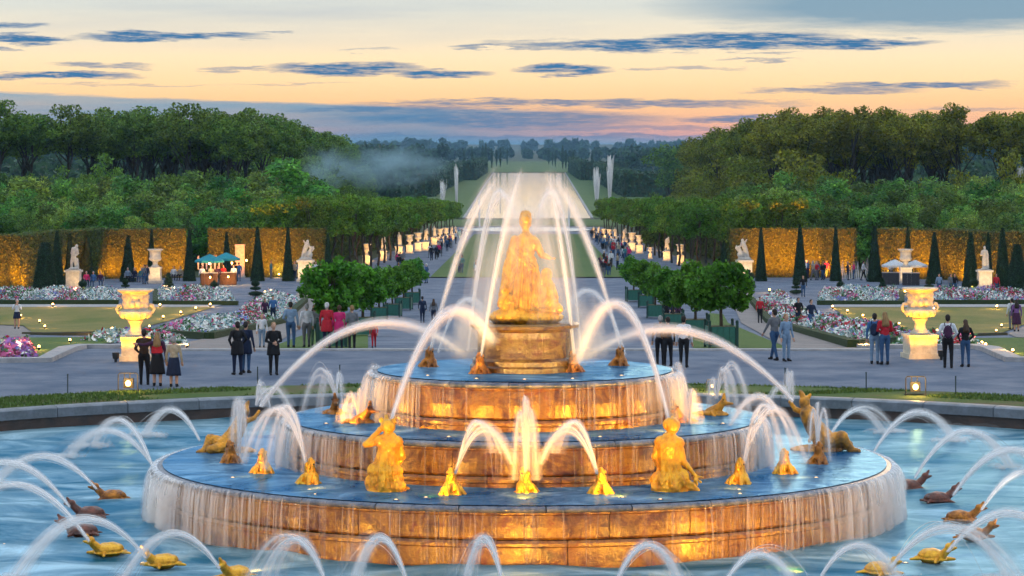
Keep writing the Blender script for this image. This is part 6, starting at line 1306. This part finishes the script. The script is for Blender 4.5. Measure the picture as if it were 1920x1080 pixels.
for m_ in bpm.values(): m_.materials.append(KERB)
for px, py, cols, lb in ((175, 537, ('pink', 'blue', 'plum'), 'left of the marble vase'), (252, 529, ('lightjeans', 'navy', 'teal'), 'under the yew left of the marble vase'), (338, 526, ('white', 'beige', 'black'), 'right of the marble vase')):
    g = G(px, py); b = empty('bench', g, 0, 'pale stone bench ' + lb, 'bench', 'benches along the left hedge')
    obj('seat', bpm['seat'], None, b); obj('backrest', bpm['backrest'], None, b); obj('leg', bpm['leg'], None, b, loc=(-.8, 0, 0)); obj('leg', bpm['leg'], None, b, loc=(.8, 0, 0))
    for k, c in enumerate(cols): person(g + Vector((-.6 + .6 * k, .02, 0)), random.uniform(-.4, .4), 1.72, c, random.choice(('jeans', 'black', 'navy')), random.choice(('dark', 'blond', 'grey')), 'short', 'seated visitor in ' + {'lightjeans': 'pale blue'}.get(c, c) + ' on the bench ' + lb, 'seated', lo=True)
# ================================================================ PARASOLS AND BARS
def parasol(px, yb, yt, hw, colm, lb, rz=0):
    g = G(px, yb); h = D(px, yt, g.y).z - g.z; w = hw * g.y / F
    r = empty('parasol', g, rz, lb, 'parasol', 'parasols before the hedges'); n = 8; V = [(0, 0, h)]; Fc = []
    for k in range(n):
        a = 2 * math.pi * (k + .5) / n; V.append((w * math.cos(a), w * math.sin(a), h - w * .42)); V.append((w * math.cos(a), w * math.sin(a), h - w * .42 - .18))
    for k in range(n): j = (k + 1) % n; Fc += [(0, 1 + 2 * k, 1 + 2 * j), (1 + 2 * k, 2 + 2 * k, 2 + 2 * j, 1 + 2 * j)]
    cn = obj('canopy', pmesh('canopy', V, Fc), colm, r)
    obj('pole', pmesh('pole', *tube([(0, 0, 0), (0, 0, h + .1)], .03, 8)), IRON, r); obj('base', pmesh('base', *lathe([(.3, 0), (.3, .06), (.06, .12)], 16)), IRON, r)
    for k in range(n):
        a = 2 * math.pi * (k + .5) / n; obj('rib', pmesh('rib', *tube([(0, 0, h - .04), (w * .97 * math.cos(a), w * .97 * math.sin(a), h - w * .42 - .02)], .012, 4)), IRON, r)
    return g, h
TEAL = cloth('parasol_teal', (.02, .26, .34)); WHT = cloth('parasol_white', (.62, .66, .72))
def bar(px, yb, lb, col, lit=True, n=2):
    g = G(px, yb); r = empty('bar_counter', g, 0, lb, 'counter'); m = cloth('counter_' + col, {'orange': (.12, .06, .035), 'dark': (.05, .05, .06)}[col])
    obj('counter_top', pmesh('counter_top', *box(0, 0, 1.08, 1.5, .6, .06)), KERB, r)
    for k in range(4): obj('front_panel', pmesh('front_panel', *box(-.53 + .355 * k, -.25, .53, .34, .05, 1.04)), m, r)
    obj('side_panel', pmesh('side_panel', *box(-.70, .05, .53, .05, .5, 1.04)), m, r); obj('side_panel', pmesh('side_panel', *box(.70, .05, .53, .05, .5, 1.04)), m, r)
    return g
parasol(393, 533, 476, 29, TEAL, 'teal parasol over the bar, left one of two'); parasol(424, 531, 473, 27, TEAL, 'teal parasol over the bar, right one of two')
parasol(1678, 529, 486, 26, WHT, 'white parasol before the right marble vase, left one of two'); parasol(1716, 530, 487, 24, WHT, 'white parasol before the right marble vase, right one of two')
g1 = bar(392, 535, 'brown bar counter under the left teal parasol', 'orange'); g2 = bar(428, 534, 'brown bar counter under the right teal parasol', 'orange'); bar(1670, 534, 'dark bar counter under the left white parasol', 'dark'); bar(1708, 535, 'dark bar counter under the right white parasol', 'dark')
def lantern(pos, lb, pw=120):
    r = empty('hanging_lantern', pos, 0, lb, 'lantern', 'lanterns under the parasols'); obj('globe', pmesh('globe', *_ell((0, 0, 0), (.075, .075, .09), n=12, m=8), smooth=True), BULB, r); obj('cap', pmesh('cap', *lathe([(.06, .12), (.03, .2)], 10)), IRON, r); point('lantern_glow', Vector(pos) + Vector((0, -.25, -.1)), pw, (1, .5, .12), .1)
lantern(g1 + Vector((0, .2, 1.9)), 'lantern glowing under the left teal parasol'); lantern(g2 + Vector((.3, .2, 1.9)), 'lantern glowing under the right teal parasol'); lantern(g2 + Vector((1.6, .1, 2.15)), 'bright lantern at the edge of the right teal parasol')
lantern(g1 + Vector((.2, -.9, .75)), 'lantern standing before the left brown counter', 90); lantern(g2 + Vector((.1, -.9, .75)), 'lantern standing before the right brown counter', 90)
for i, (dx, c) in enumerate(((-.7, 'white'), (.1, 'beige'), (.7, 'plum'))): person(g1 + Vector((dx, .7, 0)), 0, 1.7, c, 'black', 'dark', 'short', ORD[i] + ' barkeeper behind the left brown counter', 'stand', lo=True)
for i, (dx, c) in enumerate(((-.5, 'red'), (.4, 'white'))): person(g2 + Vector((dx, .7, 0)), 0, 1.7, c, 'black', 'dark', 'short', ORD[i] + ' barkeeper behind the right brown counter', 'stand', lo=True)
for i, (px, c) in enumerate(((442, 'black'), (448, 'blue'), (438, 'plum'))): person(G(px, 528), A, 1.74, c, 'jeans', 'dark', 'short', 'guest in ' + c + ' waiting right of the teal parasols', 'stand', lo=True)
# kiosk post, statues with raised arms behind are too small to tell apart
o = obj('notice_pillar', pmesh('notice_pillar', *join([box(0, 0, 1.5, .85, .5, 3.0), box(0, 0, 3.05, .95, .6, .1), box(0, 0, .08, .95, .6, .16)])), MARBLE, None, loc=G(450, 520)); tag(o, 'pale square pillar right of the teal parasols', 'pillar')
# thin posts on the terrace
post_me = pmesh('post', *join([tube([(0, 0, -.02), (0, 0, .55)], .018, 6), _ell((0, 0, .56), (.026, .026, .026), n=8, m=5)])); post_me.materials.append(mat('post_paint', (.01, .03, .03), .5))
for px, py, lb in ((127, 737, 'at the far left'), (483, 722, 'beside the left water spurt'), (637, 718, 'behind the left lizard'), (1472, 724, 'behind the right water spurt'), (1624, 733, 'between the right floodlight and the pool'), (1792, 741, 'at the far right')):
    tag(obj('post', post_me, None, None, loc=P(px, py, 0)), 'thin dark post on the verge ' + lb, 'post', 'thin posts on the grass verge')
# ================================================================ FAR JETS, MIST, HAZE
def plume(px, yb, yt, Y, w, lb, n=70, a=.6):
    b = D(px, yb, Y); t = D(px, yt, Y); k = 12; s = np.linspace(0, 1, k); h = t.z - b.z; P_ = []; R_ = []; F_ = []
    for i in range(n):
        hh = h * rng.uniform(.35, 1) ** .7; lean = rng.normal(0, w, 2); P_.append(np.stack([b.x + lean[0] * s * (.3 + .7 * hh / h) * .8, b.y + lean[1] * s, b.z + hh * s], -1)); R_.append((.05 + .10 * (1 - s)) * (.35 if n < 12 else 1)); F_.append(np.full(k, a) * (1 - .5 * s))
    tag(strands('water_plume', P_, R_, F_, S_JET), lb, 'water jet', 'tall jets beyond the avenue trees')
plume(856, 395, 306, 560, .30, 'tall white jet left of the canal, beyond the avenue trees'); plume(829, 390, 335, 560, .45, 'low blurred jet at the left end beyond the avenue trees', a=.4)
plume(1143, 395, 289, 560, .36, 'tallest white jet right of the canal', 100, .8); plume(1119, 395, 311, 560, .45, 'second white jet right of the canal'); plume(1912, 360, 310, 430, .35, 'white jet at the far right edge before the wood')
plume(899, 425, 368, 520, .12, 'thin pale jet before the canal, left', 30); plume(1067, 425, 366, 520, .12, 'thin pale jet before the canal, right', 30); plume(938, 400, 345, 800, .1, 'faint jet at the canal head', 16)
for i in range(16):
    px = 1563 + 64 * i / 15; plume(px, 525, 478 + 22 * random.random(), 262 - 4, .16, ORD[i] + ' thin white jet from the left, low row before the right hedge', 4, .35)
for i in range(9):
    px = 372 + 62 * i / 8; plume(px, 505, 476 + 8 * random.random(), 262, .10, ORD[i] + ' thin white jet from the left behind the teal parasols', 10, .6)
# drifting spray cloud over the left woods: real scattering medium with soft edges
def mist_box(name, c, half, dens, lb):
    me = pmesh(name, *box(0, 0, 0, 2, 2, 2)); o = obj(name, me, None, None, loc=c, scale=half); tag(o, lb, 'mist', None, 'stuff')
    m = bpy.data.materials.new(name); m.use_nodes = True; nt = m.node_tree; L = nt.links; nt.nodes.remove(nt.nodes['Principled BSDF']); v = nt.nodes.new('ShaderNodeVolumePrincipled'); v.inputs['Color'].default_value = (.50, .80, .96, 1); v.inputs['Anisotropy'].default_value = .2
    tc = nt.nodes.new('ShaderNodeTexCoord'); n = nt.nodes.new('ShaderNodeTexNoise'); n.inputs['Scale'].default_value = 1.7; n.inputs['Detail'].default_value = 3; L.new(tc.outputs['Object'], n.inputs['Vector'])
    ln = nt.nodes.new('ShaderNodeVectorMath'); ln.operation = 'LENGTH'; L.new(tc.outputs['Object'], ln.inputs[0])
    a = nt.nodes.new('ShaderNodeMath'); a.operation = 'SUBTRACT'; a.inputs[0].default_value = 1.0; L.new(ln.outputs['Value'], a.inputs[1]); a.use_clamp = True
    b = nt.nodes.new('ShaderNodeMath'); b.operation = 'SUBTRACT'; b.inputs[1].default_value = .40; L.new(n.outputs['Fac'], b.inputs[0]); b.use_clamp = True
    d = nt.nodes.new('ShaderNodeMath'); d.operation = 'MULTIPLY'; L.new(a.outputs[0], d.inputs[0]); L.new(b.outputs[0], d.inputs[1]); e = nt.nodes.new('ShaderNodeMath'); e.operation = 'MULTIPLY'; e.inputs[1].default_value = dens; L.new(d.outputs[0], e.inputs[0]); L.new(e.outputs[0], v.inputs['Density']); L.new(v.outputs[0], nt.nodes['Material Output'].inputs['Volume']); me.materials.append(m)
mist_box('mist', D(715, 312, 640), (17, 24, 6.0), .36, 'blue spray cloud drifting over the left woods')
mist_box('mist', D(610, 315, 410), (4.5, 8, 4.0), .7, 'small spray cloud before the left wood')
def haze():
    x, y0, y1, z0, z1 = 2700, -60, 7000, -17, 23
    me = pmesh('haze', *box(0, (y0 + y1) / 2, (z0 + z1) / 2, 2 * x, y1 - y0, z1 - z0)); o = obj('haze', me); o['kind'] = 'stuff'; o['label'] = 'thin blue evening haze over the whole park'; o['category'] = 'haze'
    m = bpy.data.materials.new('haze'); m.use_nodes = True; nt = m.node_tree; nt.nodes.remove(nt.nodes['Principled BSDF']); v = nt.nodes.new('ShaderNodeVolumePrincipled'); v.inputs['Color'].default_value = (.30, .58, .88, 1); v.inputs['Density'].default_value = HAZE; v.inputs['Anisotropy'].default_value = 0.0
    nt.links.new(v.outputs[0], nt.nodes['Material Output'].inputs['Volume']); me.materials.append(m)
HAZE = .00008
haze()
